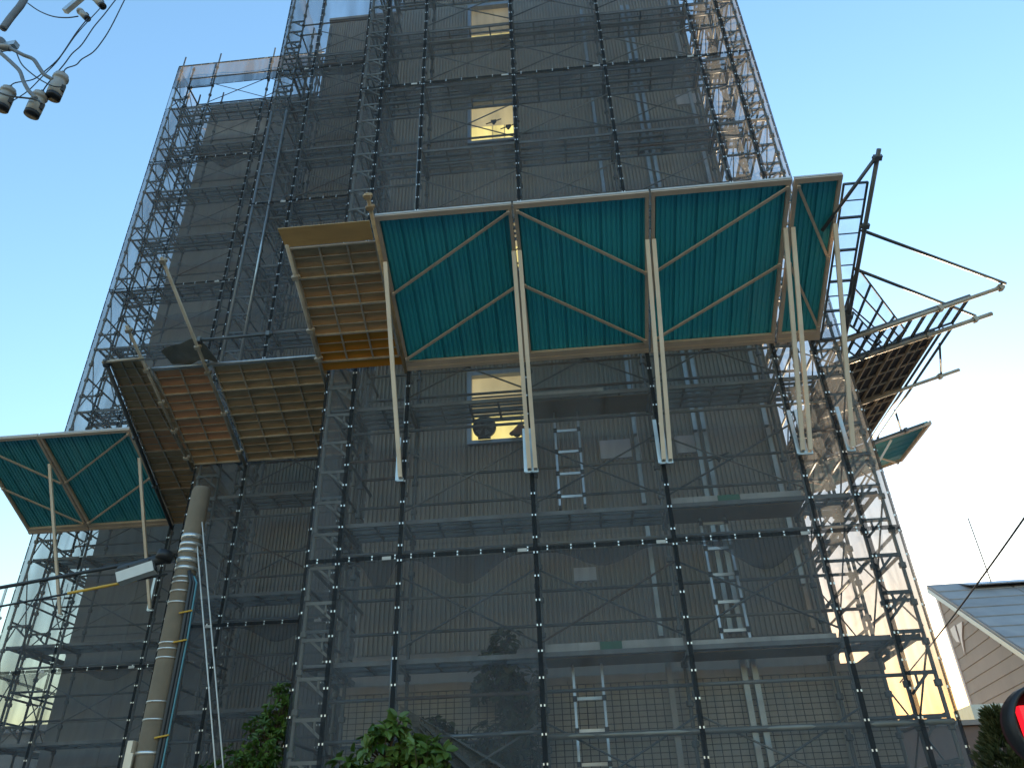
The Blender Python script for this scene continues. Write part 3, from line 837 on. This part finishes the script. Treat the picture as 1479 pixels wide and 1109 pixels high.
# black plastic sheet tucked above the decks
b = MB(); b.grid(lambda u, v: (-6.45+u*.8, 10.2-.4*v+.05*math.sin(7*u), 8.70+.16*v*(math.sin(math.pi*u)**.6)+.02*math.sin(11*u)), 14, 5)
tag(b.build('plastic_sheet', mat('green_grey_tarp', (.2,.205,.18), .6, 0, .35, 6, bump=.5, bscale=12), None, True), 'dark plastic sheet bunched on top of the reddish brown deck', 'sheet')

# right corner and flank
G_R = 'open lattice decks at the right corner'
t, f, nn = deck(pf(3.76,-.1), pf(4.06,-.1), pf(4.06,2.2), pf(3.76,2.2), 5, 1, [None], 'narrow ladder-like steel deck between the teal end panel and the tall tube', G_R, 'steel', 2)
pole_part(t, PF(4.08,-1.0,.03), PF(4.12,2.62,.03), 'steel', .028, clamps=(.35,.72,.97))
pole_part(t, PF(4.10,2.52,.03), PF(3.55,1.6,.05), 'steel', .024)
PS = Plane((4.06, 9.6, 7.79), (0,1,0), (1,0,.3))
ps = lambda a, v, c=0: tuple(PS(a, v, c))
t, f, nn = deck(ps(0.0,.05), ps(.70,.05), ps(.70,2.15), ps(0.0,2.15), 9, 1, ['skip'] if False else [None], 'open rung deck between two long tubes on the right', G_R, 'steel', 1)
for ch in [c for c in t.children if c.name.startswith('plank')]:
    ch.data = ch.data.copy(); ch.data.materials[0] = M['expand2']
pole_part(t, PS(0,-.1,.05), PS(0,2.68,.05), 'rib', .03, clamps=(.98,.62))
pole_part(t, PS(.72,-.1,.05), PS(.76,2.85,.05), 'rib', .034, clamps=(.90,.62))
pole_part(t, PF(4.08,1.55,.03), PS(-.02,2.72,.02), 'steel', .022)
pole_part(t, PF(4.06,1.0,.03), PS(.78,2.62,-.02), 'steel', .022)
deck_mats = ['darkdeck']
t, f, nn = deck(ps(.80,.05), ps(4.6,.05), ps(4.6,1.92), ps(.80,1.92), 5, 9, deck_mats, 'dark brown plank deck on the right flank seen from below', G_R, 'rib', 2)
pole_part(t, PS(2.45,-.1,.06), PS(2.5,3.05,.06), 'rib', .03, clamps=(.88,))
pole_part(t, PS(4.55,-.1,.06), PS(4.6,3.2,.06), 'steel', .028, clamps=(.88,))
pole_part(t, PS(.75,2.02,.02), PS(4.6,2.02,.02), 'steel', .022)
pole_part(t, PS(.75,2.20,.02), PS(4.6,2.20,.02), 'steel', .022)
pole_part(t, PS(2.5,2.72,.03), PS(1.3,2.2,.0), 'steel', .018)
pole_part(t, PS(4.6,2.72,.03), PS(3.5,2.2,.0), 'steel', .018)
# two lattice corner panels
def unz(x, y, z):
    d = ROT @ Vector(((x-739.5)/1110, -(y-554.5)/1110, -1)); k = (z-1.5)/d.z; return CAMP+d*k
t, f, nn = deck(tuple(unz(1215,462,7.95)), tuple(unz(1280,505,8.05)), tuple(unz(1307,477,8.35)), tuple(unz(1238,386,8.2)), 3, 4, [None], 'large lattice panel against the sky below the long tube', G_R, 'steel', 1)
t, f, nn = deck(tuple(unz(1215,500,7.8)), tuple(unz(1245,520,7.8)), tuple(unz(1272,493,8.0)), tuple(unz(1232,450,7.95)), 3, 3, [None], 'small lattice panel tucked behind the last cream strut', G_R, 'steel', 1)

# ------------------------------------------------------------------ ladders
G_L = 'aluminium ladders inside the scaffold'
def ladder(x, y, z0, z1, label, w=.34, lean=.1):
    t = thing('ladder', (x, y, z0), label, 'ladder', G_L)
    for s in (-1, 1):
        b = MB(); b.bar((x+s*w/2, y-lean, z0), (x+s*w/2, y+lean, z1), .03, .055, (0,1,0)); b.build('stile', M['alu'], t)
        b = MB(); b.bar((x+s*w/2, y-lean, z0-.05), (x+s*w/2, y-lean, z0-.001), .036, .06, (0,1,0)); b.build('foot', M['black'], t)
    n = int((z1-z0)/.36); zz = [z0+.14+.36*i for i in range(n)]+[z1-.06]
    for z in zz:
        k = (z-z0)/(z1-z0); yy = y-lean+2*lean*k
        b = MB(); b.bar((x-w/2+.016, yy, z), (x+w/2-.016, yy, z), .03, .036); r_ = b.build('rung', M['alu'], t); WI[r_.name] = Matrix.Identity(4)
        for s in (-1, 1):
            b = MB(); b.box((x+s*w/2-.026, yy-.048, z-.03), (x+s*w/2+.026, yy-.03, z+.03)); b.build('rung_cap', M['black'], r_)
ladder(.03, 9.86, 5.55, 7.28, 'aluminium ladder on the second level, under the middle teal panel')
ladder(1.88, 9.86, 3.66, 5.50, 'aluminium ladder hanging below the white and green board on the right', .33)
ladder(.06, 9.86, 1.90, 3.66, 'lowest aluminium ladder, in front of the tiled wall', .35)

# ------------------------------------------------------------------ concrete pole and its cables
PX, PY = -5.66, 10.5
t = thing('utility_pole', (PX, PY, 0), 'tan concrete pole wrapped with silver bands, standing before the left scaffold', 'pole')
b = MB(); b.tube([(PX,PY,-.3), (PX,PY,2), (PX,PY,4.5), (PX,PY,6.46), (PX,PY,6.53)], [.185,.17,.152,.138,.115], 20); b.build('shaft', M['concrete'], t, True)
for z, w in ((5.72,.07),(5.60,.05),(5.50,.06),(5.36,.07),(5.24,.05),(5.10,.022),(5.03,.022),(4.90,.02),(4.74,.02),(4.18,.018),(4.10,.02),(3.98,.018),(3.42,.018),(3.20,.018),(2.8,.04)):
    rr = .155+.0065*(5.5-z); b = MB(); b.tube([(PX,PY,z-w/2),(PX,PY,z+w/2)], rr, 20); b.build('steel_band', M['band_metal'], t, True)
for dx, m, r_ in ((.165,'cable',.028), (.215,'cable',.02), (.25,'bluecable',.013)):
    b = MB(); b.tube([(PX+dx-.06,PY-.1,5.35-dx), (PX+dx+.01,PY-.12,5.0), (PX+dx+.02,PY-.10,4.3), (PX+dx,PY-.1,2.2), (PX+dx,PY-.1,.1)], r_, 8); b.build('riser_cable', M[m], t, True)
for z in (4.6, 4.2, 3.0): 
    b = MB(); b.tube([(PX+.1,PY-.14,z-.03),(PX+.28,PY-.13,z)], .012, 6); b.build('cable_tie', M['yellow'], t)
b = MB(); b.box((PX-.24, PY-.16, 2.35), (PX-.17, PY+.02, 2.95)); b.box((PX-.20, PY-.19, 2.1), (PX-.12, PY-.165, 2.8)); b.build('step_guard', M['cream'], t)
t = thing('guy_wires', (-4.5, 10.4, 0), 'two pale stay wires running from the concrete pole down to the shrub', 'wire')
for a, c in (((PX+.13,PY-.05,5.95), (-4.45,10.3,2.2)), ((PX+.12,PY-.05,5.6), (-4.55,10.3,2.2))):
    a = Vector(a); c = Vector(c); e = c+(c-a)*.58
    b = MB(); b.tube([a, e], .0095, 8); b.build('wire', M['whitebox'], t, True)
def cable(name, pts, r, m, label, cat='cable', sag=0.0, n=14, group=None):
    pts = [Vector(p) for p in pts]
    if len(pts) == 2:
        a, c = pts; pts = [a.lerp(c, i/n)-Vector((0,0,4*sag*(i/n)*(1-i/n))) for i in range(n+1)]
    b = MB(); b.tube(pts, r, 8); return tag(b.build(name, M[m], None, True), label, cat, group)
cable('thick_cable', [(PX-.2,PY-.12,5.42), (-15.9,8.2,3.4)], .028, 'cable', 'thick black cable from the pole, upper of the two crossing the left scaffold', sag=.08)
cable('thin_cable', [(PX-.2,PY-.12,5.15), (-15.9,7.95,2.95)], .016, 'cable', 'thinner black cable just below the white box', sag=.07)
a = Vector((PX-.2,PY-.12,5.15)); c = Vector((-15.9,7.95,2.95))
L2 = lambda k: a.lerp(c, k/2.6)-Vector((0,0,.28*(k/2.6)*(1-k/2.6)))
b = MB(); b.tube([L2(.10+.22*i/8)+Vector((0,-.005,.0)) for i in range(9)], .021, 8); tag(b.build('cable_sleeve', M['yellow'], None, True), 'yellow protective sleeve on the thinner cable left of the pole', 'cable sleeve')
t = thing('cable_closure', (-5.95, 10.05, 5.2), 'white rectangular cable closure box hanging beside the concrete pole', 'cable box')
p0, p1 = Vector((-6.42,10.1,5.02)), Vector((-5.98,10.2,5.20))
b = MB(); b.bar(p0, p1, .17, .15); b.build('body', M['whitebox'], t)
b = MB(); b.bar(p1+(p1-p0)*.004, p1+(p1-p0)*.05, .12, .10); b.build('end_cap', M['black'], t)
for k in (.2, .8):
    p = p0.lerp(p1, k); b = MB(); b.bar(p+Vector((0,0,.076)), p+Vector((0,0,.16)), .02, .02, (1,0,0)); b.build('hanger', M['black'], t)
t = thing('splice_tube', (-6.1, 10.3, 5.4), 'fat black cable splice above the white closure box', 'cable splice')
b = MB(); b.tube([(-6.55,10.22,5.16),(-6.5,10.22,5.18),(-5.95,10.34,5.38),(-5.9,10.34,5.40)], [.03,.075,.075,.03], 12); b.build('body', M['cable'], t, True)
b = MB(); b.tube([(-5.95,10.33,5.34),(-5.92,10.34,5.47)], .12, 12); b.build('end_cap', M['black'], t, True)

# ------------------------------------------------------------------ overhead line hardware, top left
def uny(x, y, Y):
    d = ROT @ Vector(((x-739.5)/1110, -(y-554.5)/1110, -1)); return CAMP+d*(Y/d.y)
t = thing('utility_pole', (-8.6, 6.3, 0), 'tall grey concrete line pole just outside the left edge, carrying the insulators', 'pole')
b = MB(); b.tube([(-8.6,6.3,-.3),(-8.6,6.3,13.5)], [.2,.12], 16); b.build('shaft', M['concrete'], t, True)
b = MB(); b.bar((-8.7,6.2,11.55), (-7.35,6.1,11.55), .09, .09); b.build('crossarm', M['galv'], t)
b = MB(); b.tube([uny(-40,70,6.1), uny(4,64,6.08)], .10, 14); b.build('transformer_bushing', M['greycable'], t, True)
G_I = 'porcelain cut-outs on the overhead line'
def insul(pa, pb, Y, r, label):
    a = uny(*pa, Y); c = uny(*pb, Y+.05); d = c-a
    t = thing('insulator', tuple(a), label, 'insulator', G_I)
    P_ = lambda k: a+d*k
    b = MB(); ks = [0,.03,.10,.13,.22,.25,.34,.40,.84,.86]; rs = [.5,.9,.92,1.06,1.06,.9,.92,1.02,1.0,.93]
    b.tube([P_(k) for k in ks], [r*q for q in rs], 16); b.build('body', M['porcelain'], t, True)
    b = MB(); b.tube([P_(.862), P_(1.0)], r*.99, 16); b.build('bottom_cap', M['black'], t, True)
    b = MB(); b.tube([P_(-.12), P_(.03)], r*.22, 8); b.build('terminal', M['cable'], t, True)
    sdv = d.normalized().cross(Vector((0,1,0))).normalized()
    b = MB(); b.bar(P_(.5)+sdv*r*.98, P_(.72)+sdv*r*.98, r*.5, r*.5); b.build('spout', M['black'], t)
    return a
insul((90,108), (76,142), 6.0, .092, 'white porcelain cut-out, rightmost of the three hanging ones')
insul((60,135), (45,167), 6.0, .092, 'white porcelain cut-out, middle of the three hanging ones')
insul((14,128), (1,158), 6.05, .092, 'white porcelain cut-out cut by the left edge of the photo')
insul((114,15), (127,28), 6.3, .05, 'small white insulator hanging from the short crossarm')
insul((134,-6), (149,10), 6.3, .055, 'small white insulator at the top edge of the photo, right of the crossarm')
b = MB(); b.bar(uny(94,17,6.35), uny(140,-22,6.35), .075, .075); tag(b.build('crossarm', M['galv'], None), 'short grey steel crossarm at the top edge above the small insulators', 'crossarm')
def wire(pix, Y, r, m, label, dy=0.0):
    pts = [uny(x, y, Y+dy*i/len(pix)) for i, (x, y) in enumerate(pix)]
    # smooth (Catmull-Rom)
    out = []
    for i in range(len(pts)-1):
        p0 = pts[max(i-1,0)]; p1 = pts[i]; p2_ = pts[i+1]; p3 = pts[min(i+2,len(pts)-1)]
        for k in range(5):
            s = k/5; out.append(.5*((2*p1)+(p2_-p0)*s+(2*p0-5*p1+4*p2_-p3)*s*s+(3*p1-p0-3*p2_+p3)*s**3))
    out.append(pts[-1])
    b = MB(); b.tube(out, r, 8); tag(b.build('line_wire', M[m], None, True), label, 'wire', 'overhead line leads')
wire([(91,106),(96,99),(110,94),(118,86),(134,76),(146,62),(160,40),(180,0),(190,-20)], 6.0, .008, 'cable', 'outermost thin lead curving up to the right of the insulators', .3)
wire([(61,133),(70,120),(92,94),(104,78),(118,65),(135,40),(150,22),(167,0),(180,-16)], 6.0, .008, 'cable', 'thin lead rising from the middle cut-out to the top edge', .3)
wire([(14,126),(22,120),(48,115),(66,102),(80,90),(90,78),(110,48),(126,28)], 6.05, .008, 'cable', 'thin lead from the left cut-out up to the small insulator', .25)
wire([(15,148),(40,132),(62,110),(80,92),(92,76),(112,48),(145,12)], 6.1, .007, 'cable', 'lowest thin lead crossing behind the cut-outs', .2)
wire([(-6,66),(8,69),(16,71),(34,80),(48,86),(56,97),(64,108),(78,116)], 5.95, .026, 'greycable', 'thick grey lead bending down to the right cut-out')
wire([(-8,72),(2,78),(20,94),(29,104),(34,118),(42,132),(52,142)], 5.92, .026, 'greycable', 'thick grey lead bending down to the middle cut-out')
wire([(24,77),(32,94),(50,110),(66,120),(78,125),(90,126)], 5.9, .009, 'cable', 'thin black loop hanging over the right cut-out')
wire([(-4,133),(14,139),(38,142),(52,144),(60,150)], 5.9, .012, 'cable', 'thin black jumper between the left and middle cut-outs')
wire([(40,5),(56,16),(76,24),(96,26),(113,24)], 6.2, .009, 'cable', 'thin sagging wire to the small hanging insulator')
wire([(4,42),(14,28),(22,18),(30,8),(38,-6)], 6.1, .05, 'greycable', 'fat dark cable terminal at the top left corner')
b = MB(); b.tube([uny(-12,66,5.95), uny(14,70,5.95)], [.05,.045], 12); tag(b.build('cable_sleeve', M['porcelain'], None, True), 'white tubular sleeve on the thick grey lead at the left edge', 'cable sleeve')

# loose white lead hanging down the front wall, clamps on the braces
cable('hanging_cable', [tuple(uny(909,505,10.35)), tuple(uny(912,540,10.33)), tuple(uny(916,590,10.36)), tuple(uny(921,630,10.33)), tuple(uny(928,668,10.35))], .009, 'cover', 'thin white cable dangling under the middle teal panel', 'cable')
for px, py in ((713,176), (734,183), (1038,660), (836,410)):
    p = uny(px, py, 10.08); b = MB(); w = .055
    b.hexa([p+Vector((-.01,-.02,-.07)), p+Vector((.01,-.02,-.07)), p+Vector((.01,.02,-.07)), p+Vector((-.01,.02,-.07)),
            p+Vector((-w,-.03,.02)), p+Vector((w,-.03,.025)), p+Vector((w,.03,.025)), p+Vector((-w,.03,.02))])
    b.tube([p+Vector((-.15,0,-.05)), p+Vector((.15,0,.06))], .012, 6); b.build('brace_clamp', M['dark'], sc1)

# ------------------------------------------------------------------ plants
def leaf(b, p, d, nrm, L, W, tint):
    s = d.cross(nrm).normalized(); nrm = s.cross(d).normalized()
    i = len(b.v)
    for u, w, hgt in ((0,.0,0), (.35,.5,.10), (.7,.38,.04), (1,0,-.14)):
        if w: b.v += [tuple(p+d*(u*L)+s*(w*W)+nrm*(hgt*L)), tuple(p+d*(u*L)+nrm*((hgt-.10)*L)), tuple(p+d*(u*L)-s*(w*W)+nrm*(hgt*L))]
        else: b.v.append(tuple(p+d*(u*L)+nrm*(hgt*L)))
    # indices: 0 | 1,2,3 | 4,5,6 | 7
    for f in ((0,1,2), (0,2,3), (1,4,5,2), (2,5,6,3), (4,7,5), (5,7,6)):
        b.f.append(tuple(i+k for k in f)); b.t.append(tint)
def plant(name, base, blobs, nclump, per, L, W, m, label, cat, trunk_r=.05, seed=1, droop=.3, top=None):
    rs = random.Random(seed); base = Vector(base)
    t = thing(name, tuple(base), label, cat)
    tb = MB(); lb = MB()
    c0 = sum((Vector(c) for c, r in blobs), Vector())/len(blobs)
    fork = base.lerp(c0, .55)
    tb.tube([base-Vector((0,0,.1)), base.lerp(fork, .5)+Vector((rs.uniform(-.05,.05),0,0)), fork], [trunk_r*1.2, trunk_r, trunk_r*.8], 9)
    for c, r in blobs:
        c = Vector(c); tb.tube([fork, fork.lerp(c, .6)+Vector((rs.uniform(-.1,.1), rs.uniform(-.1,.1), .05)), c], [trunk_r*.6, trunk_r*.4, trunk_r*.2], 7)
        for k in range(int(nclump*r[0]*r[2])):
            while True:
                q = Vector((rs.uniform(-1,1), rs.uniform(-1,1), rs.uniform(-1,1)))
                if .35 < q.length < 1: break
            q = q*(.75+.35*rs.random())
            p = c+Vector((q.x*r[0], q.y*r[1], q.z*r[2]))
            out = (Vector((q.x, q.y, q.z+.35))).normalized()
            tb.tube([p-out*L*1.2-Vector((0,0,.02)), p], [.008,.004], 4, False)
            tint = rs.random()
            for j in range(per):
                an = rs.uniform(0, 2*math.pi)
                a = out.orthogonal().normalized(); bb = out.cross(a)
                d = (out*rs.uniform(.1,.8) + a*math.cos(an) + bb*math.sin(an) - Vector((0,0,droop*rs.random()))).normalized()
                nn = (out+Vector((rs.uniform(-.3,.3), rs.uniform(-.3,.3), .4))).normalized()
                if abs(nn.dot(d)) > .95: nn = out.orthogonal()
                sz = rs.uniform(.65, 1.15)
                leaf(lb, p+d*.01, d, nn, L*sz, W*sz, min(1, max(0, tint*.7+rs.random()*.3)))
    tb.build('trunk', M['bark'], t, True)
    stuff(lb.build('crown', M[m], t, False))
    return t
plant('evergreen_shrub', (-4.55, 11.0, 0), [((-4.55,10.95,2.3),(.62,.5,.62)), ((-4.25,10.95,2.85),(.42,.35,.5)), ((-4.16,10.95,3.3),(.26,.25,.38)), ((-4.7,10.95,1.6),(.75,.5,.7))],
      620, 9, .105, .036, 'leafA', 'dense narrow-leaved evergreen shrub leaning against the left mesh corner', 'shrub', .07, 3, .1)
plant('broad_leaved_shrub', (-2.1, 8.75, 0), [((-2.15,8.75,2.55),(.36,.3,.26)), ((-1.75,8.7,2.32),(.30,.3,.32)), ((-2.42,8.75,2.15),(.46,.3,.24)), ((-2.0,8.7,1.9),(.6,.4,.5)), ((-2.55,8.7,2.36),(.14,.14,.10)), ((-1.52,8.7,2.48),(.12,.12,.12)), ((-2.02,8.75,2.80),(.13,.13,.10))],
      420, 6, .15, .085, 'leafB', 'bright broad-leaved shrub in front of the scaffold at the bottom edge', 'shrub', .05, 5, .5)
plant('dark_tree', (-.95, 9.95, 0), [((-1.05,9.98,3.45),(.36,.22,.42)), ((-.75,9.98,3.1),(.26,.2,.5)), ((-1.0,9.98,2.6),(.42,.24,.45)), ((-.95,9.98,3.82),(.16,.15,.22)), ((-.8,9.98,2.1),(.45,.25,.5))],
      420, 6, .14, .07, 'leafC', 'dark tree caught behind the mesh beside the lowest window bay', 'tree', .05, 8, .5)
plant('dark_tree', (-1.9, 9.95, 0), [((-1.85,9.98,2.75),(.38,.2,.28)), ((-1.6,9.98,2.35),(.5,.22,.4))],
      360, 6, .13, .065, 'leafC', 'low dark bush behind the bunched mesh folds', 'bush', .04, 18, .5)
plant('small_shrub', (.1, 9.0, 0), [((.1,9.0,2.08),(.14,.12,.14)), ((.08,9.0,1.7),(.2,.15,.3))], 900, 6, .09, .035, 'leafA', 'small green sprig at the foot of the lowest ladder', 'shrub', .02, 21)
def conifer(x, y, z1, label):
    rs = random.Random(4); t = thing('conifer', (x, y, 0), label, 'tree')
    tb = MB(); tb.tube([(x,y,-.1),(x,y,z1-.1)], [.07,.012], 8); tb.build('trunk', M['bark'], t, True)
    lb = MB()
    for k in range(1400):
        v = rs.random()**.8; z = .5+(z1-.5)*v; r_ = (.55*(1-v)+.05)*rs.uniform(.35,1.05)*(1+.35*math.sin(z*13))
        an = rs.uniform(0, 6.28); p = Vector((x+r_*math.cos(an), y+r_*math.sin(an), z))
        d = Vector((math.cos(an), math.sin(an), rs.uniform(.1,1.3))).normalized(); tint = rs.random()
        for j in range(4):
            e = (d+Vector((rs.uniform(-.6,.6), rs.uniform(-.6,.6), rs.uniform(-.4,.5)))).normalized()
            leaf(lb, p, e, e.orthogonal(), .09, .02, tint)
    stuff(lb.build('crown', M['conifer'], t))
conifer(3.27, 7.0, 2.4, 'small brownish conifer in the bottom right corner beside the red lamp')

# ------------------------------------------------------------------ right: house, low building, red signal, wire
hs = thing('grey_house', (12.5, 24, 0), 'grey boarded house with a steep blue-grey roof at the right edge', 'house')
A = Vector((12.5, 28, 0)); D = Vector((-.105, -1, 0)).normalized()     # gable wall runs towards the camera
W_ = Vector((1, -.03, 0)).normalized()
def gz(s): return 9.1-.60*s          # rake height at distance s from the back edge
Lg = 11.0
b = MB()
pts = [A, A+D*Lg]
b.v = [tuple(A), tuple(A+D*Lg), tuple(A+D*Lg+Vector((0,0,gz(Lg)))), tuple(A+Vector((0,0,gz(0)))),
       tuple(A+W_*.15), tuple(A+D*Lg+W_*.15), tuple(A+D*Lg+W_*.15+Vector((0,0,gz(Lg)))), tuple(A+W_*.15+Vector((0,0,gz(0))))]
b.f = [(0,1,2,3), (7,6,5,4), (0,4,5,1), (1,5,6,2), (2,6,7,3), (3,7,4,0)]
b.build('wall', M['house'], hs)
b = MB(); q = A+D*Lg; b.box((q.x+.16, q.y, 0), (q.x+14, q.y+.2, 2.6)); b.build('wall', M['house'], hs)
b = MB(); q = A; b.box((q.x+.16, q.y-.2, 0), (q.x+14, q.y, 8.9)); b.build('wall', M['house'], hs)
# horizontal boards on the gable wall
z = .4
while z < 8.9:
    s1 = min(Lg, (9.1-.02-z-.36)/.60)
    if s1 > .3:
        b = MB(); o = W_*-.022; p0 = A+o+D*.02; p1 = A+o+D*s1
        b.hexa([p0+Vector((0,0,z)), p1+Vector((0,0,z)), p1+W_*.02+Vector((0,0,z)), p0+W_*.02+Vector((0,0,z)),
                p0+W_*.015+Vector((0,0,z+.35)), p1+W_*.015+Vector((0,0,z+.35)), p1+W_*.02+Vector((0,0,z+.35)), p0+W_*.02+Vector((0,0,z+.35))])
        b.build('board', M['house'], hs)
    z += .372
# roof slab and its sheets
e0 = A-W_*.18-D*.15+Vector((0,0,gz(-.15)+.02)); e1 = A-W_*.18+D*(Lg+.3)+Vector((0,0,gz(Lg+.3)+.02)); up = Vector((0,0,.12))
b = MB(); w = W_*15; b.hexa([e0, e1, e1+w, e0+w, e0+up, e1+up, e1+w+up, e0+w+up]); rf = b.build('roof', M['roofblue'], hs)
for k in range(14):
    s0 = k/14; s1 = (k+1)/14
    for j in range(6):
        a0 = e0.lerp(e1, s0+.004)+w*(j/6+.003)+up*1.03; a1 = e0.lerp(e1, s1)+w*(j/6+.003)+up*1.03
        c0 = w*(1/6-.006); b = MB(); lift = Vector((0,0,.02))
        b.hexa([a0, a1, a1+c0, a0+c0, a0+lift*.4, a1+lift*1.6, a1+c0+lift*1.6, a0+c0+lift*.4]); b.build('shingle', M['roofblue'], hs)
b = MB(); a0 = A+W_*.9+D*.35+Vector((0,0,gz(.35)+.25)); b.bar(a0, a0+W_*10, .9, .04, Vector((0,-.35,1))); b.build('solar_rack', M['winframe'], hs)
for k in range(5):
    p = a0+W_*(.6+1.7*k); b = MB(); b.bar(p, p-Vector((0,0,.3)), .05, .05, (1,0,0)); b.build('rack_leg', M['steel'], hs)
b = MB(); p = A+W_*1.9+D*.1+Vector((0,0,9.0)); b.tube([p, p+Vector((.0,0,2.6))], .02, 6); b.build('antenna', M['steel'], hs)
b = MB(); b.bar(e0-Vector((0,0,.06)), e1-Vector((0,0,.06)), .05, .16, (0,0,1)); b.build('barge_board', M['winframe'], hs)
b = MB(); b.bar(A-W_*.03+D*.06, A-W_*.03+D*.06+Vector((0,0,8.9)), .14, .05, W_); b.build('corner_trim', M['cover'], hs)
# pale split mark on the gable wall
def onwall(x, y):
    d = ROT @ Vector(((x-739.5)/1110, -(y-554.5)/1110, -1)); nrm = Vector((D.y, -D.x, 0)); k = (A-CAMP).dot(nrm)/d.dot(nrm); return CAMP+d*k - W_*.06
for poly in ([(1375,908),(1381,902),(1387,922),(1389,927),(1384,926),(1379,919)], [(1384,902),(1392,897),(1392,920),(1396,946),(1391,928),(1389,920)]):
    b = MB(); pp = [onwall(*q) for q in poly]; b.v = [tuple(p) for p in pp]+[tuple(p+W_*.03) for p in pp]; n = len(pp)
    b.f = [tuple(range(n)), tuple(reversed(range(n, 2*n)))]+[(i, (i+1) % n, n+(i+1) % n, n+i) for i in range(n)]
    o = b.build('wall_mark', M['cover'], hs); o['label'] = 'pale split blade-shaped mark'
nb = thing('low_building', (9, 19.5, 0), 'low reddish brown building between the scaffold and the grey house', 'building')
b = MB(); b.box((4.6, 19.5, 0), (10.15, 23, 3.75)); b.build('wall', mat('red_brown_wall', (.22,.15,.13), .8, 0, .15, 2), nb)
b = MB(); b.box((4.5, 19.4, 3.755), (10.3, 23.1, 3.86)); b.build('roof', M['band'], nb)
b = MB(); b.box((8.9, 20, 3.865), (9.9, 21, 4.25)); b.build('roof_unit', M['galv'], nb)
lb_ = thing('low_building', (-16, 24, 0), 'low dark building behind the far left scaffold', 'building')
b = MB(); b.box((-30, 24, 0), (-11.6, 30, 5.2)); b.build('wall', M['wall'], lb_)
b = MB(); b.box((-30.2, 23.8, 5.205), (-11.5, 30.2, 5.4)); b.build('roof', M['band'], lb_)
sg = thing('signal_lamp', (4.15, 5.2, 0), 'round dark red signal hood with a lit red lamp at the right edge', 'signal')
SP = uny(1494, 1034, 5.0)
b = MB(); b.tube([(SP.x+.3, SP.y+.1, 0), (SP.x+.3, SP.y+.1, SP.z+.5)], .05, 12); b.build('post', M['steel'], sg, True)
b = MB(); b.tube([SP+Vector((.05,.10,-.06)), SP+Vector((.05,.08,-.06)), SP+Vector((.05,-.0,-.06))], [.17,.215,.215], 36); b.build('hood_disc', M['redhood'], sg, True)
b = MB(); disc_ring(b, (SP.x+.05, SP.z-.06),   .207, .225, SP.y-.10, SP.y+.03, 36); b.build('hood_rim', M['black'], sg, True)
b = MB(); c = Vector((SP.x-.02, SP.y-.04, SP.z-.10)); b.box((c.x-.08, c.y-.03, c.z-.12), (c.x+.16, c.y+.03, c.z+.15)); b.build('lamp_lens', M['redlamp'], sg)
b = MB(); b.box((c.x+.01, c.y-.04, c.z-.0), (c.x+.12, c.y-.032, c.z+.08)); b.build('lamp_core', M['amber'], sg)
cable('overhead_wire', [tuple(uny(1500,718,9.0)), tuple(uny(1300,985,16.0))], .012, 'cable', 'single thin wire slanting across the sky in front of the grey house', 'wire', .05)
